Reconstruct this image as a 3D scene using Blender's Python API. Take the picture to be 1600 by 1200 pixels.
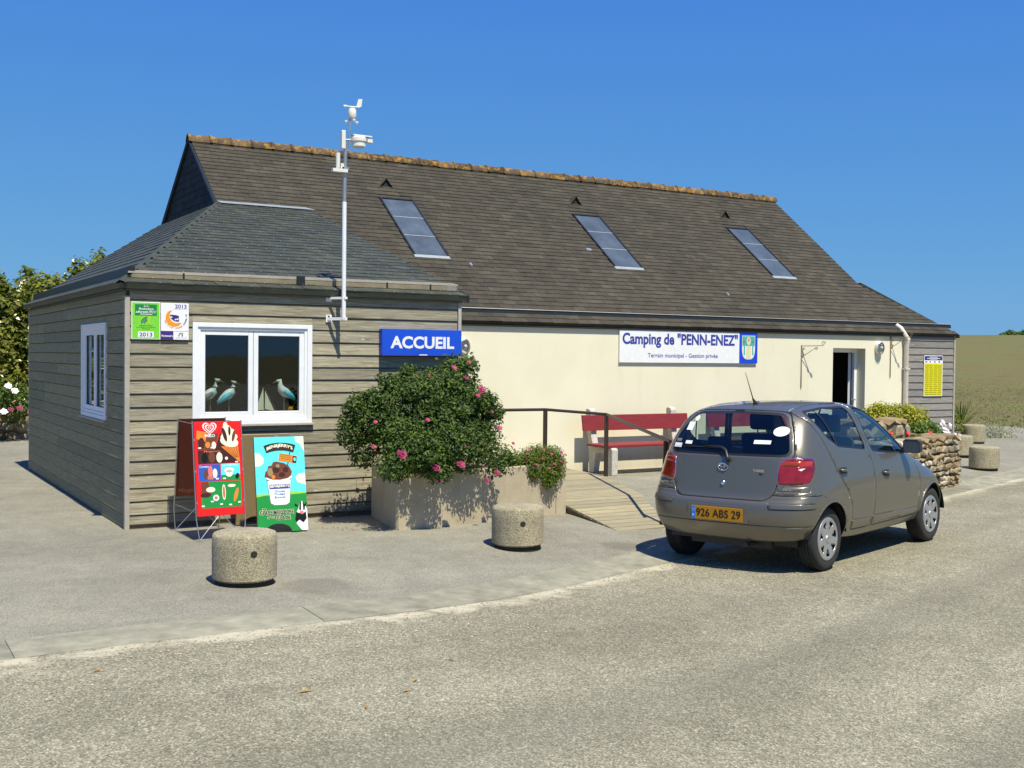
import bpy, bmesh, math, random
import numpy as np
from mathutils import Vector, Matrix
from mathutils.bvhtree import BVHTree
R = math.radians
for o in list(bpy.data.objects): bpy.data.objects.remove(o)
S = bpy.context.scene
C = S.collection
# ---------------------------------------------------------------- camera, sky, sun, exposure
EYE = 1.78
cd = bpy.data.cameras.new('camera'); cam = bpy.data.objects.new('camera', cd); C.objects.link(cam)
cd.sensor_width = 36; cd.lens = 1782.87/1600*36; cd.clip_end = 6000; cd.clip_start = .05
PI_, YA, RO = 0.0234327, 0.53103222, 0.00993683
fw = Vector((math.sin(YA)*math.cos(PI_), math.cos(YA)*math.cos(PI_), -math.sin(PI_)))
rt = Vector((math.cos(YA), -math.sin(YA), 0)); up = rt.cross(fw)
r2 = math.cos(RO)*rt+math.sin(RO)*up; u2 = -math.sin(RO)*rt+math.cos(RO)*up
cam.matrix_world = Matrix(((r2.x, u2.x, -fw.x, 0), (r2.y, u2.y, -fw.y, 0), (r2.z, u2.z, -fw.z, EYE), (0, 0, 0, 1)))
S.camera = cam
SUN_EL, SUN_A = R(63), R(1.2)          # elevation; the sun stands almost square in front of the facade (towards -Y)
to_sun = Vector((-math.sin(SUN_A)*math.cos(SUN_EL), -math.cos(SUN_A)*math.cos(SUN_EL), math.sin(SUN_EL)))
W = bpy.data.worlds.new('World'); S.world = W; W.use_nodes = True
wn = W.node_tree.nodes; wl = W.node_tree.links
sky = wn.new('ShaderNodeTexSky'); sky.sky_type = 'NISHITA'; sky.sun_disc = False
sky.sun_elevation = SUN_EL; sky.sun_rotation = math.atan2(to_sun.x, to_sun.y)
sky.altitude = 0; sky.air_density = 1.0; sky.dust_density = 0; sky.ozone_density = 4.0
def vm(op, a, b):                             # clear-air response: keeps the horizon as blue as in the photograph
    n = wn.new('ShaderNodeVectorMath'); n.operation = op
    for k, v in enumerate((a, b)):
        if isinstance(v, tuple): n.inputs[k].default_value = v
        else: wl.new(v, n.inputs[k])
    return n.outputs[0]
skc = vm('DIVIDE', vm('MULTIPLY', sky.outputs[0], (2.3, 4.46, 5.0)), vm('ADD', sky.outputs[0], (5.55, 4.28, .2)))
skc = vm('MULTIPLY', skc, (1.0, 1.0, 1.0))
wl.new(skc, wn['Background'].inputs[0]); wn['Background'].inputs[1].default_value = .108
sl = bpy.data.lights.new('sun', 'SUN'); sl.energy = 5.0; sl.angle = R(.53); sl.color = (1, .95, .78)
so = bpy.data.objects.new('sun', sl); C.objects.link(so)
so.rotation_euler = to_sun.to_track_quat('Z', 'Y').to_euler(); so.location = (0, -10, 30)
S.view_settings.view_transform = 'Standard'; S.view_settings.look = 'None'
S.view_settings.exposure = 0.42; S.view_settings.gamma = 1
S.render.engine = 'CYCLES'
rng = random.Random(7); nrg = np.random.default_rng(7)

# ---------------------------------------------------------------- materials
MATS = {}
def srgb(r, g, b):
    f = lambda c: (c/255/12.92 if c/255 <= .04045 else ((c/255+.055)/1.055)**2.4)
    return (f(r), f(g), f(b))
def ramp(nt, fac, stops):
    n = nt.nodes.new('ShaderNodeValToRGB'); e = n.color_ramp.elements
    while len(e) < len(stops): e.new(.5)
    for i, (p, c) in enumerate(stops): e[i].position = p; e[i].color = (*c, 1)
    nt.links.new(fac, n.inputs[0]); return n.outputs[0]
def mathn(nt, op, a, b=None, clamp=False):
    n = nt.nodes.new('ShaderNodeMath'); n.operation = op; n.use_clamp = clamp
    for i, v in enumerate((a, b)):
        if v is None: continue
        if isinstance(v, (int, float)): n.inputs[i].default_value = v
        else: nt.links.new(v, n.inputs[i])
    return n.outputs[0]
def mix(nt, fac, a, b, mode='MIX'):
    n = nt.nodes.new('ShaderNodeMix'); n.data_type = 'RGBA'; n.blend_type = mode
    for i, v in ((0, fac), (6, a), (7, b)):
        if isinstance(v, (int, float)): n.inputs[i].default_value = v
        elif isinstance(v, tuple): n.inputs[i].default_value = (*v, 1)
        else: nt.links.new(v, n.inputs[i])
    return n.outputs[2]
def tex(nt, kind, scale, co='Object', detail=4, rough=.6, dist=0, stretch=None, **kw):
    tc = nt.nodes.new('ShaderNodeTexCoord') if co in ('Object', 'Generated', 'UV') else nt.nodes.new('ShaderNodeNewGeometry')
    v = tc.outputs[co]
    if stretch:
        m = nt.nodes.new('ShaderNodeMapping'); m.inputs['Scale'].default_value = stretch
        nt.links.new(v, m.inputs[0]); v = m.outputs[0]
    n = nt.nodes.new('ShaderNodeTex'+kind); nt.links.new(v, n.inputs['Vector'])
    n.inputs['Scale'].default_value = scale
    if kind == 'Noise':
        n.inputs['Detail'].default_value = detail; n.inputs['Roughness'].default_value = rough; n.inputs['Distortion'].default_value = dist
    for k, x in kw.items(): n.inputs[k].default_value = x
    return n
def new_mat(name):
    m = bpy.data.materials.new(name); m.use_nodes = True; MATS[name] = m
    return m, m.node_tree, m.node_tree.nodes['Principled BSDF']
def bump(nt, b, h, strength=.3, dist=.01):
    n = nt.nodes.new('ShaderNodeBump'); n.inputs['Strength'].default_value = strength; n.inputs['Distance'].default_value = dist
    nt.links.new(h, n.inputs['Height']); nt.links.new(n.outputs[0], b.inputs['Normal'])
def rnd(nt):
    g = nt.nodes.new('ShaderNodeNewGeometry'); o = nt.nodes.new('ShaderNodeObjectInfo')
    return mathn(nt, 'FRACT', mathn(nt, 'ADD', g.outputs['Random Per Island'], o.outputs['Random']))
def simple(name, col, rough=.6, metal=0, var=.12, scale=8, bmp=.15, bscale=60, coat=0, island=.0, co='Object', spec=.5, stretch=None):
    m, nt, b = new_mat(name)
    n = tex(nt, 'Noise', scale, co, 5, .65, stretch=stretch)
    lo = tuple(max(0, c*(1-var)) for c in col); hi = tuple(min(1, c*(1+var)) for c in col)
    out = ramp(nt, n.outputs[0], [(.3, lo), (.7, hi)])
    if island:
        r = rnd(nt); g = ramp(nt, r, [(0, (1-island,)*3), (1, (1+island,)*3)])
        out = mix(nt, 1.0, out, g, 'MULTIPLY')
    nt.links.new(out, b.inputs['Base Color'])
    b.inputs['Roughness'].default_value = rough; b.inputs['Metallic'].default_value = metal
    b.inputs['Coat Weight'].default_value = coat; b.inputs['Specular IOR Level'].default_value = spec
    if bmp:
        n2 = tex(nt, 'Noise', bscale, co, 3, .6); bump(nt, b, n2.outputs[0], bmp, .004)
    return m
def wood(name, dark, mid, light, stretch=(1.2, 14, 22), knots=True, rough=.85):
    m, nt, b = new_mat(name)
    n = tex(nt, 'Noise', 3.0, 'Position', 6, .7, .6, stretch)
    out = ramp(nt, n.outputs[0], [(.28, dark), (.5, mid), (.74, light)])
    g = ramp(nt, rnd(nt), [(0, (.78, .78, .76)), (.5, (1, 1, 1)), (1, (1.18, 1.15, 1.08))])
    out = mix(nt, 1.0, out, g, 'MULTIPLY')
    n3 = tex(nt, 'Noise', 1.1, 'Position', 3, .6)
    out = mix(nt, ramp(nt, n3.outputs[0], [(.45, (0, 0, 0)), (.75, (.5, .5, .5))]), out, mid, 'MIX')
    if knots:
        v = tex(nt, 'Voronoi', 2.6, 'Position', stretch=(1, 1, 2.6)); k = ramp(nt, v.outputs['Distance'], [(0, (1, 1, 1)), (.075, (0, 0, 0))])
        out = mix(nt, mathn(nt, 'MULTIPLY', k, .7), out, tuple(min(1, c*1.7) for c in light))
        k2 = ramp(nt, v.outputs['Distance'], [(0, (1, 1, 1)), (.022, (0, 0, 0))])
        out = mix(nt, mathn(nt, 'MULTIPLY', k2, .8), out, dark)
    nt.links.new(out, b.inputs['Base Color']); b.inputs['Roughness'].default_value = rough
    n4 = tex(nt, 'Noise', 9, 'Position', 5, .7, .3, stretch); bump(nt, b, n4.outputs[0], .5, .004)
    return m
def slate_mat(name, lo, mid, hi, spots, rough, isl=.25, spotamt=.6, slo=.60, ssc=26):
    m, nt, b = new_mat(name)
    n = tex(nt, 'Noise', 5, 'Position', 6, .7)
    out = ramp(nt, n.outputs[0], [(.3, lo), (.55, mid), (.8, hi)])
    g = ramp(nt, rnd(nt), [(0, (1-isl, 1-isl, 1-isl*.8)), (.85, (1+isl,)*3), (1, (1+2*isl, 1+2*isl, 1+2*isl))])
    out = mix(nt, 1.0, out, g, 'MULTIPLY')
    n2 = tex(nt, 'Noise', ssc, 'Position', 5, .75)
    out = mix(nt, mathn(nt, 'MULTIPLY', ramp(nt, n2.outputs[0], [(slo, (0, 0, 0)), (slo+.12, (1, 1, 1))]), spotamt), out, spots)
    n3 = tex(nt, 'Noise', .5, 'Position', 3, .6)
    out = mix(nt, 1.0, out, ramp(nt, n3.outputs[0], [(.3, (.88, .88, .88)), (.7, (1.1, 1.08, 1.06))]), 'MULTIPLY')
    nt.links.new(out, b.inputs['Base Color']); b.inputs['Roughness'].default_value = rough; b.inputs['Specular IOR Level'].default_value = .25
    bump(nt, b, n2.outputs[0], .35, .004)
    return m
M = MATS
slate_mat('main_slate', (.042, .036, .026), (.057, .050, .036), (.075, .067, .050), (.17, .155, .125), .85, .16, .4)
slate_mat('annex_slate', (.042, .047, .034), (.058, .063, .045), (.080, .085, .06), (.13, .135, .11), .6, .14, .25)
slate_mat('gable_slate', (.014, .018, .018), (.02, .025, .024), (.03, .035, .034), (.05, .05, .05), .8)
slate_mat('ridge_clay', (.055, .038, .024), (.095, .066, .038), (.14, .105, .065), (.36, .20, .03), .9, .3, .9, .50, 7)
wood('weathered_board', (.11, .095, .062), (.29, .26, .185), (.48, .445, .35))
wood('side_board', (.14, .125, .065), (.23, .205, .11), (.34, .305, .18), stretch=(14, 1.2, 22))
wood('grey_board', (.13, .12, .11), (.22, .205, .19), (.34, .32, .30))
wood('ramp_board', (.19, .16, .095), (.29, .25, .155), (.38, .335, .22), stretch=(1.2, 16, 16), knots=False)
wood('ramp_side', (.06, .045, .025), (.11, .085, .05), (.17, .13, .08), knots=False)
simple('trim_wood', (.40, .37, .31), .8, var=.15, island=.1)
simple('backing', (.10, .085, .06), .9)
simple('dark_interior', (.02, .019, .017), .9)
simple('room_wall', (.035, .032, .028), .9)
simple('upvc', (.80, .81, .82), .35, var=.04, bmp=.02)
simple('gasket', (.02, .02, .02), .6)
simple('zinc_dark', (.035, .04, .043), .45, .6)
simple('zinc_edge', (.50, .46, .38), .5, .5)
simple('tan_gutter', (.27, .22, .14), .6, .2, .2)
simple('lead', (.33, .37, .38), .55, .4)
simple('pipe_cream', (.62, .56, .47), .5)
simple('white_paint', (.78, .78, .80), .4, var=.06)
simple('offwhite_plastic', (.72, .71, .64), .4, var=.05)
simple('galv', (.42, .44, .46), .4, .7)
simple('steel_rod', (.5, .5, .5), .35, .9)
simple('black_metal', (.018, .015, .013), .5)
simple('brown_rail', (.035, .02, .013), .45)
simple('rust_iron', (.16, .12, .08), .8)
simple('red_wood', (.21, .016, .02), .6, var=.2, scale=5, stretch=(1, 8, 8))
simple('bench_concrete', (.50, .47, .41), .9, var=.25, scale=30, bmp=.5)
simple('soil', (.05, .035, .02), 1)
simple('stem', (.09, .06, .03), .9)

m, nt, b = new_mat('cream_render')
n = tex(nt, 'Noise', 1.2, 'Position', 4, .6); n2 = tex(nt, 'Noise', 90, 'Position', 3, .6)
o = ramp(nt, n.outputs[0], [(.3, (.73, .68, .50)), (.7, (.79, .74, .57))])
n3 = tex(nt, 'Noise', 3.5, 'Position', 5, .7, .4, (1, 1, .12))
o = mix(nt, ramp(nt, n3.outputs[0], [(.55, (0, 0, 0)), (.8, (.22, .22, .22))]), o, (.5, .43, .3))
gp = nt.nodes.new('ShaderNodeNewGeometry'); sp_ = nt.nodes.new('ShaderNodeSeparateXYZ'); nt.links.new(gp.outputs['Position'], sp_.inputs[0])      # splashed soil low on the wall
o = mix(nt, mathn(nt, 'MULTIPLY', mathn(nt, 'SUBTRACT', n3.outputs[0], mathn(nt, 'MULTIPLY', sp_.outputs[2], 1.6), True), .55), o, (.36, .28, .17))
nt.links.new(o, b.inputs['Base Color']); b.inputs['Roughness'].default_value = .9; bump(nt, b, n2.outputs[0], .35, .004)

m, nt, b = new_mat('planter_render')
n = tex(nt, 'Noise', 2.2, 'Position', 5, .7); n2 = tex(nt, 'Noise', 70, 'Position', 4, .7)
o = ramp(nt, n.outputs[0], [(.3, (.40, .33, .22)), (.7, (.52, .45, .32))])
n3 = tex(nt, 'Noise', 4, 'Position', 5, .7, .5, (1, 1, .15))
o = mix(nt, ramp(nt, n3.outputs[0], [(.55, (0, 0, 0)), (.75, (.5, .5, .5))]), o, (.26, .22, .16))
nt.links.new(o, b.inputs['Base Color']); b.inputs['Roughness'].default_value = .95; bump(nt, b, n2.outputs[0], .6, .006)

m, nt, b = new_mat('washed_concrete')          # exposed aggregate of the round bollards
v = tex(nt, 'Voronoi', 130, 'Object'); v2 = tex(nt, 'Noise', 3, 'Object', 5, .7); v3 = tex(nt, 'Noise', 120, 'Object', 2, .5)
o = ramp(nt, v.outputs['Color'], [(.1, (.19, .165, .11)), (.5, (.36, .315, .215)), (.9, (.52, .465, .34))])
o = mix(nt, 1.0, o, ramp(nt, v2.outputs[0], [(.3, (.68, .67, .62)), (.7, (1.1, 1.08, 1.02))]), 'MULTIPLY')
nt.links.new(o, b.inputs['Base Color']); b.inputs['Roughness'].default_value = .95; bump(nt, b, v.outputs['Distance'], .6, .004)

m, nt, b = new_mat('stone')
n = tex(nt, 'Noise', 9, 'Position', 6, .7)
o = ramp(nt, rnd(nt), [(0, (.20, .14, .075)), (.35, (.33, .25, .14)), (.6, (.40, .33, .22)), (.85, (.30, .27, .21)), (1, (.50, .45, .36))])
o = mix(nt, 1.0, o, ramp(nt, n.outputs[0], [(.3, (.6, .58, .54)), (.7, (1.2, 1.17, 1.1))]), 'MULTIPLY')
nt.links.new(o, b.inputs['Base Color']); b.inputs['Roughness'].default_value = .95; bump(nt, b, n.outputs[0], .8, .02)
simple('mortar', (.17, .13, .085), 1, var=.3, scale=12)

def glass(name, col, rough=.02, tint=.0, alpha=None):
    m, nt, b = new_mat(name)
    t = nt.nodes.new('ShaderNodeBsdfTransparent'); t.inputs[0].default_value = (*col, 1)
    g = nt.nodes.new('ShaderNodeBsdfGlossy'); g.inputs['Roughness'].default_value = rough; g.inputs[0].default_value = (.95, .97, 1, 1)
    lwt = nt.nodes.new('ShaderNodeLayerWeight'); lwt.inputs[0].default_value = .5; fx = mathn(nt, 'ADD', mathn(nt, 'MULTIPLY', mathn(nt, 'POWER', lwt.outputs['Facing'], 4.0), .9), .045, True)
    n = tex(nt, 'Noise', 3, 'Position', 2, .5)
    bn = nt.nodes.new('ShaderNodeBump'); bn.inputs['Strength'].default_value = .03; bn.inputs['Distance'].default_value = .02
    nt.links.new(n.outputs[0], bn.inputs['Height']); nt.links.new(bn.outputs[0], g.inputs['Normal'])
    x = nt.nodes.new('ShaderNodeMixShader'); nt.links.new(fx, x.inputs[0]); nt.links.new(t.outputs[0], x.inputs[1]); nt.links.new(g.outputs[0], x.inputs[2])
    nt.links.new(x.outputs[0], nt.nodes['Material Output'].inputs[0]); return m
glass('window_glass', (.82, .86, .85)); glass('car_glass', (.68, .80, .79)); glass('lamp_glass', (.9, .9, .9), .05)
simple('skylight_pane', (.075, .095, .12), .32, 0, .3, 2.5, .05, 12, 0, .1, spec=.35)

def leaf_mat(name, lo, mid, hi, trans=.35):
    m, nt, b = new_mat(name)
    o = ramp(nt, rnd(nt), [(0, lo), (.5, mid), (1, hi)])
    n = tex(nt, 'Noise', 2.2, 'Position', 3, .6)
    o = mix(nt, 1.0, o, ramp(nt, n.outputs[0], [(.3, (.72, .75, .7)), (.7, (1.25, 1.2, 1.1))]), 'MULTIPLY')
    nt.links.new(o, b.inputs['Base Color']); b.inputs['Roughness'].default_value = .55; b.inputs['Specular IOR Level'].default_value = .35
    t = nt.nodes.new('ShaderNodeBsdfTranslucent'); nt.links.new(mix(nt, 1.0, o, (1.1, 1.25, .5), 'MULTIPLY'), t.inputs[0])
    x = nt.nodes.new('ShaderNodeMixShader'); x.inputs[0].default_value = trans
    nt.links.new(b.outputs[0], x.inputs[1]); nt.links.new(t.outputs[0], x.inputs[2])
    nt.links.new(x.outputs[0], nt.nodes['Material Output'].inputs[0]); return m
leaf_mat('rose_leaf', (.018, .045, .007), (.045, .095, .012), (.14, .19, .028), .25)
leaf_mat('trailing_leaf', (.06, .10, .012), (.12, .18, .022), (.24, .29, .045))
leaf_mat('golden_leaf', (.16, .18, .012), (.34, .33, .022), (.55, .50, .05))
leaf_mat('green_leaf', (.04, .09, .014), (.08, .16, .025), (.20, .24, .05))
leaf_mat('hedge_leaf', (.08, .11, .012), (.15, .18, .022), (.28, .26, .045))
leaf_mat('silver_leaf', (.25, .27, .20), (.36, .37, .29), (.5, .5, .42))
leaf_mat('dry_blade', (.12, .10, .03), (.18, .15, .05), (.14, .16, .045))
for nm, c in (('magenta_petal', (.23, .003, .055)), ('pink_petal', (.34, .022, .10)), ('white_petal', (.8, .78, .76)), ('red_petal', (.6, .015, .02)), ('cream_petal', (.72, .66, .40)), ('lilac_petal', (.62, .42, .55))):
    simple(nm, c, .6, var=.2, island=.2, bmp=0)
def flat(name, rgb, rough=.45, spec=.4):
    m, nt, b = new_mat(name); c = srgb(*rgb)
    n = tex(nt, 'Noise', 25, 'Object', 3, .6)
    nt.links.new(ramp(nt, n.outputs[0], [(.3, tuple(x*.94 for x in c)), (.7, tuple(min(1, x*1.04) for x in c))]), b.inputs['Base Color'])
    b.inputs['Roughness'].default_value = rough; b.inputs['Specular IOR Level'].default_value = spec; return m
for nm, c in dict(p_blue=(24, 78, 205), p_white=(232, 232, 232), p_navy=(58, 66, 150), p_crest_blue=(24, 70, 205), p_teal=(70, 175, 175), p_cream=(222, 212, 165), p_lime=(120, 205, 60), p_green=(20, 125, 70), p_dgreen=(15, 60, 40), p_orange=(235, 150, 30), p_yellow=(215, 205, 20), p_red=(220, 28, 26), p_choc=(70, 32, 22), p_cocoa=(110, 62, 42), p_cyan=(95, 220, 235), p_grass=(30, 140, 60), p_grass2=(150, 205, 70), p_black=(14, 14, 14), p_skyblue=(40, 90, 180), p_waffle=(225, 130, 50), p_cloud=(240, 235, 205), p_purple=(62, 45, 120), p_tan=(150, 130, 95), p_plate=(182, 126, 6), p_eu=(30, 120, 215), p_pink=(235, 120, 110), p_olive=(135, 130, 20), p_bird=(230, 235, 230), p_birdblue=(80, 195, 220), p_grey=(120, 120, 118)).items(): flat(nm, c)
# ---------------------------------------------------------------- mesh helpers
class MB:
    def __init__(s): s.v = []; s.f = []; s.m = []
    def add(s, vs, fs, mi=0):
        k = len(s.v); s.v += [tuple(v) for v in vs]; s.f += [tuple(i+k for i in f) for f in fs]; s.m += [mi]*len(fs); return s
    def box(s, a, b, mi=0, mat=None):
        vs = [Vector((x, y, z)) for z in (a[2], b[2]) for y in (a[1], b[1]) for x in (a[0], b[0])]
        if mat: vs = [mat @ v for v in vs]
        return s.add(vs, [(0, 2, 3, 1), (4, 5, 7, 6), (0, 1, 5, 4), (2, 6, 7, 3), (0, 4, 6, 2), (1, 3, 7, 5)], mi)
    def prism(s, poly, d, mi=0):           # poly: list of 3D points, d: extrusion vector
        n = len(poly); p = [Vector(x) for x in poly]; q = [x+Vector(d) for x in p]
        return s.add(p+q, [tuple(range(n-1, -1, -1)), tuple(range(n, 2*n))]+[(i, (i+1) % n, n+(i+1) % n, n+i) for i in range(n)], mi)
    def tube(s, pts, r, n=8, mi=0, caps=True):
        pts = [Vector(p) for p in pts]; rs = r if isinstance(r, (list, tuple)) else [r]*len(pts); rings = []
        for i, p in enumerate(pts):
            d = (pts[min(i+1, len(pts)-1)]-pts[max(i-1, 0)]).normalized()
            a = d.orthogonal().normalized() if abs(d.z) > .95 else d.cross(Vector((0, 0, 1))).normalized()
            b = d.cross(a); rings.append([p+rs[i]*(math.cos(2*math.pi*j/n)*a+math.sin(2*math.pi*j/n)*b) for j in range(n)])
        fs = [(i*n+j, i*n+(j+1) % n, (i+1)*n+(j+1) % n, (i+1)*n+j) for i in range(len(pts)-1) for j in range(n)]
        if caps: fs += [tuple(range(n-1, -1, -1)), tuple((len(pts)-1)*n+j for j in range(n))]
        return s.add([v for r_ in rings for v in r_], fs, mi)
    def lathe(s, prof, n=32, mi=0, origin=(0, 0, 0), axis='z'):
        vs = []; o = Vector(origin)
        for r_, h in prof:
            for j in range(n):
                a = 2*math.pi*j/n; c, d = r_*math.cos(a), r_*math.sin(a)
                vs.append(o+(Vector((c, d, h)) if axis == 'z' else Vector((c, h, d))))
        fs = []
        for i in range(len(prof)-1):
            for j in range(n):
                f = (i*n+j, i*n+(j+1) % n, (i+1)*n+(j+1) % n, (i+1)*n+j); fs.append(f if axis == 'z' else f[::-1])
        return s.add(vs, fs, mi)
    def build(s, name, mats, parent=None, smooth=False, loc=None, bevel=0):
        me = bpy.data.meshes.new(name); me.from_pydata([tuple(v) for v in s.v], [], s.f)
        mats = mats if isinstance(mats, (list, tuple)) else [mats]
        for x in mats: me.materials.append(M[x] if isinstance(x, str) else x)
        if len(mats) > 1: me.polygons.foreach_set('material_index', s.m)
        if smooth:
            me.polygons.foreach_set('use_smooth', [True]*len(me.polygons))
            if smooth is not True: me.set_sharp_from_angle(angle=R(smooth))
        me.validate(); me.update()
        o = bpy.data.objects.new(name, me); C.objects.link(o)
        if parent: o.parent = parent
        if loc: o.location = loc
        if bevel:
            md = o.modifiers.new('bevel', 'BEVEL'); md.width = bevel; md.segments = 2; md.limit_method = 'ANGLE'
        return o
def np_mesh(name, V, F, mat, parent=None, smooth=False):
    me = bpy.data.meshes.new(name); V = np.asarray(V, np.float32); F = np.asarray(F, np.int32); k = F.shape[1]
    me.vertices.add(len(V)); me.vertices.foreach_set('co', V.ravel()); me.loops.add(F.size); me.loops.foreach_set('vertex_index', F.ravel())
    me.polygons.add(len(F)); me.polygons.foreach_set('loop_start', np.arange(0, F.size, k, dtype=np.int32))
    me.polygons.foreach_set('use_smooth', np.full(len(F), smooth)); me.materials.append(M[mat]); me.update(calc_edges=True)
    o = bpy.data.objects.new(name, me); C.objects.link(o)
    if parent: o.parent = parent
    return o
def tag(o, label, cat, group=None):
    o['label'] = label; o['category'] = cat
    if group: o['group'] = group
    return o
def thing(name, label, cat, loc=(0, 0, 0), rz=0, group=None):
    o = bpy.data.objects.new(name, None); C.objects.link(o); o.location = loc; o.rotation_euler = (0, 0, rz); o.empty_display_size = .2
    return tag(o, label, cat, group)
def kind(o, k): o['kind'] = k; return o
def dup(o, parent=None):
    c = o.copy(); C.objects.link(c); c.parent = parent
    for ch in list(o.children): dup(ch, c)
    return c
def text_mesh(body, bold=0.0, shear=0.0):
    cu = bpy.data.curves.new('lettering', 'FONT'); cu.body = body; cu.offset = bold; cu.shear = shear; cu.align_x = 'LEFT'; cu.resolution_u = 4
    ob = bpy.data.objects.new('lettering', cu); C.objects.link(ob); bpy.context.view_layer.update()
    me = bpy.data.meshes.new_from_object(ob.evaluated_get(bpy.context.evaluated_depsgraph_get()))
    bpy.data.objects.remove(ob); return me
class Panel:                                 # flat artwork on a sheet: a = along, b = up, c = proud of the sheet
    def __init__(s, o, ux, uz): s.o = Vector(o); s.x = Vector(ux).normalized(); s.z = Vector(uz).normalized(); s.n = s.x.cross(s.z)
    def p(s, a, b, c=0): return s.o+s.x*a+s.z*b+s.n*c
    def poly(s, name, pts, c, mat, parent, th=.0008):
        return MB().prism([s.p(a, b, c-th) for a, b in pts], s.n*th).build(name, mat, parent)
    def rect(s, name, a0, b0, a1, b1, c, mat, parent, th=.0008): return s.poly(name, [(a0, b0), (a1, b0), (a1, b1), (a0, b1)], c, mat, parent, th)
    def oval(s, name, a, b, ra, rb, c, mat, parent, n=24, rot=0):
        cs, sn = math.cos(rot), math.sin(rot)
        return s.poly(name, [(a+ra*math.cos(t)*cs-rb*math.sin(t)*sn, b+ra*math.cos(t)*sn+rb*math.sin(t)*cs) for t in [2*math.pi*i/n for i in range(n)]], c, mat, parent)
    def text(s, body, a0, b0, a1, b1, c, mat, parent, bold=.0, name='lettering', rot=0, shear=0, arc=0):
        me = text_mesh(body, bold, shear); n = len(me.vertices)
        if not n: return None
        co = np.empty(n*3, np.float32); me.vertices.foreach_get('co', co); co = co.reshape(-1, 3)
        mn, mx = co.min(0), co.max(0); q = (co-mn)/np.maximum(mx-mn, 1e-6)
        w, h = a1-a0, b1-b0; A = (q[:, 0]-.5)*w; B = (q[:, 1]-.5)*h
        if arc: B = B+arc*(1-(2*A/w)**2)-arc*.5
        cs, sn = math.cos(rot), math.sin(rot); ca, cb = (a0+a1)/2, (b0+b1)/2
        out = [s.p(ca+x*cs-y*sn, cb+x*sn+y*cs, c) for x, y in zip(A, B)]
        me.vertices.foreach_set('co', np.array([tuple(v) for v in out], np.float32).ravel()); me.materials.clear(); me.materials.append(M[mat]); me.update()
        o = bpy.data.objects.new(name, me); C.objects.link(o); o.parent = parent; return o
def leaves(centers, sizes, normals, rngg, aspect=.55, fold=.25):
    """leaf-sized rhombi around given centres -> V, F"""
    n = len(centers); t = rngg.normal(size=(n, 3)); nn = normals/np.maximum(np.linalg.norm(normals, axis=1, keepdims=True), 1e-6)
    t -= (t*nn).sum(1, keepdims=True)*nn; t /= np.linalg.norm(t, axis=1, keepdims=True); b = np.cross(nn, t); s = sizes[:, None]
    V = np.stack([centers-t*s*.5, centers+b*s*.5*aspect+nn*s*fold*.3, centers+t*s*.5-nn*s*fold*.3, centers-b*s*.5*aspect+nn*s*fold*.3], 1).reshape(-1, 3)
    return V, np.arange(4*n).reshape(-1, 4)
def cloud(clumps, n, size, seed, shell=.55, upb=.5, zmin=None, aspect=.55, spray=1):
    g = np.random.default_rng(seed); cl = np.array(clumps, float); vol = (cl[:, 3]*cl[:, 4]*cl[:, 5])**.75; idx = g.choice(len(cl), n, p=vol/vol.sum()); k = cl[idx]
    d = g.normal(size=(n, 3)); d /= np.linalg.norm(d, axis=1, keepdims=True); rr = shell+(1-shell)*g.random((n, 1))**.7; rr *= 1+.10*g.normal(size=(n, 1))
    P = k[:, :3]+d*rr*k[:, 3:6]; nn = d/k[:, 3:6]; nn /= np.linalg.norm(nn, axis=1, keepdims=True); nn = nn+upb*np.array([0, -.3, 1])+.55*g.normal(size=(n, 3))
    if zmin is not None: q = P[:, 2] > zmin; P = P[q]; nn = nn[q]
    return leaves(P, size*(.6+.8*g.random(len(P))), nn, g, aspect)
def flower(name, loc, r, mat, parent, seed, petals=7, core='p_yellow', face=(0, -.7, .6)):
    g = random.Random(seed); mb = MB(); f = Vector(face).normalized(); a = f.orthogonal().normalized(); b = f.cross(a); c = Vector(loc)
    for L, rr, lift in ((petals, 1.0, .15), (petals-1, .68, .4)):
        for i in range(L):
            t = 2*math.pi*(i+g.random()*.4)/L; u = math.cos(t)*a+math.sin(t)*b; w = f.cross(u); R_ = r*rr*(.85+.3*g.random())
            mb.add([c, c+u*R_*.55+w*R_*.42+f*R_*lift*.6, c+u*R_+f*R_*lift*g.uniform(.5, 1.3), c+u*R_*.55-w*R_*.42+f*R_*lift*.6], [(0, 1, 2, 3)])
    return mb.build(name, mat, parent)

# ---------------------------------------------------------------- ground
KP = [(-40, 9.2), (-12, 7.7), (-4, 7.15), (.78, 7.10), (3.46, 7.35), (6.17, 8.30), (9.5, 9.46), (13.65, 10.90), (17.0, 12.06), (25, 14.9), (60, 27.5)]
def yk(x):                                   # road edge line, smoothed
    def lin(x):
        for (a, c), (b, d) in zip(KP, KP[1:]):
            if x <= b: return c+(d-c)*(x-a)/(b-a)
        return KP[-1][1]
    return sum(lin(x+k*.45) for k in range(-3, 4))/7
def SS(t): t = max(0, min(1, t)); return t*t*(3-2*t)
def gz(x, y):
    dk = y-yk(x); e = SS((x-1.2)/4.6); base = -.112*e
    z = base*SS(1-(dk-.3)/2.3) if dk > .3 else base-.03*e*math.exp(-((dk-.1)/.9)**2)
    return z+.004*math.sin(x*1.3+y*.7)*math.sin(y*.9)
def far_z(x, y):
    q = .815*x+.58*y; lat = -.58*x+.815*y
    d = q-27.2
    h = -.1+ (4.6*SS(max(0, d)/105) if d > 0 else 0)
    return h+.05*math.sin(x*.21)*math.cos(y*.17)*SS(d/10)
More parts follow.
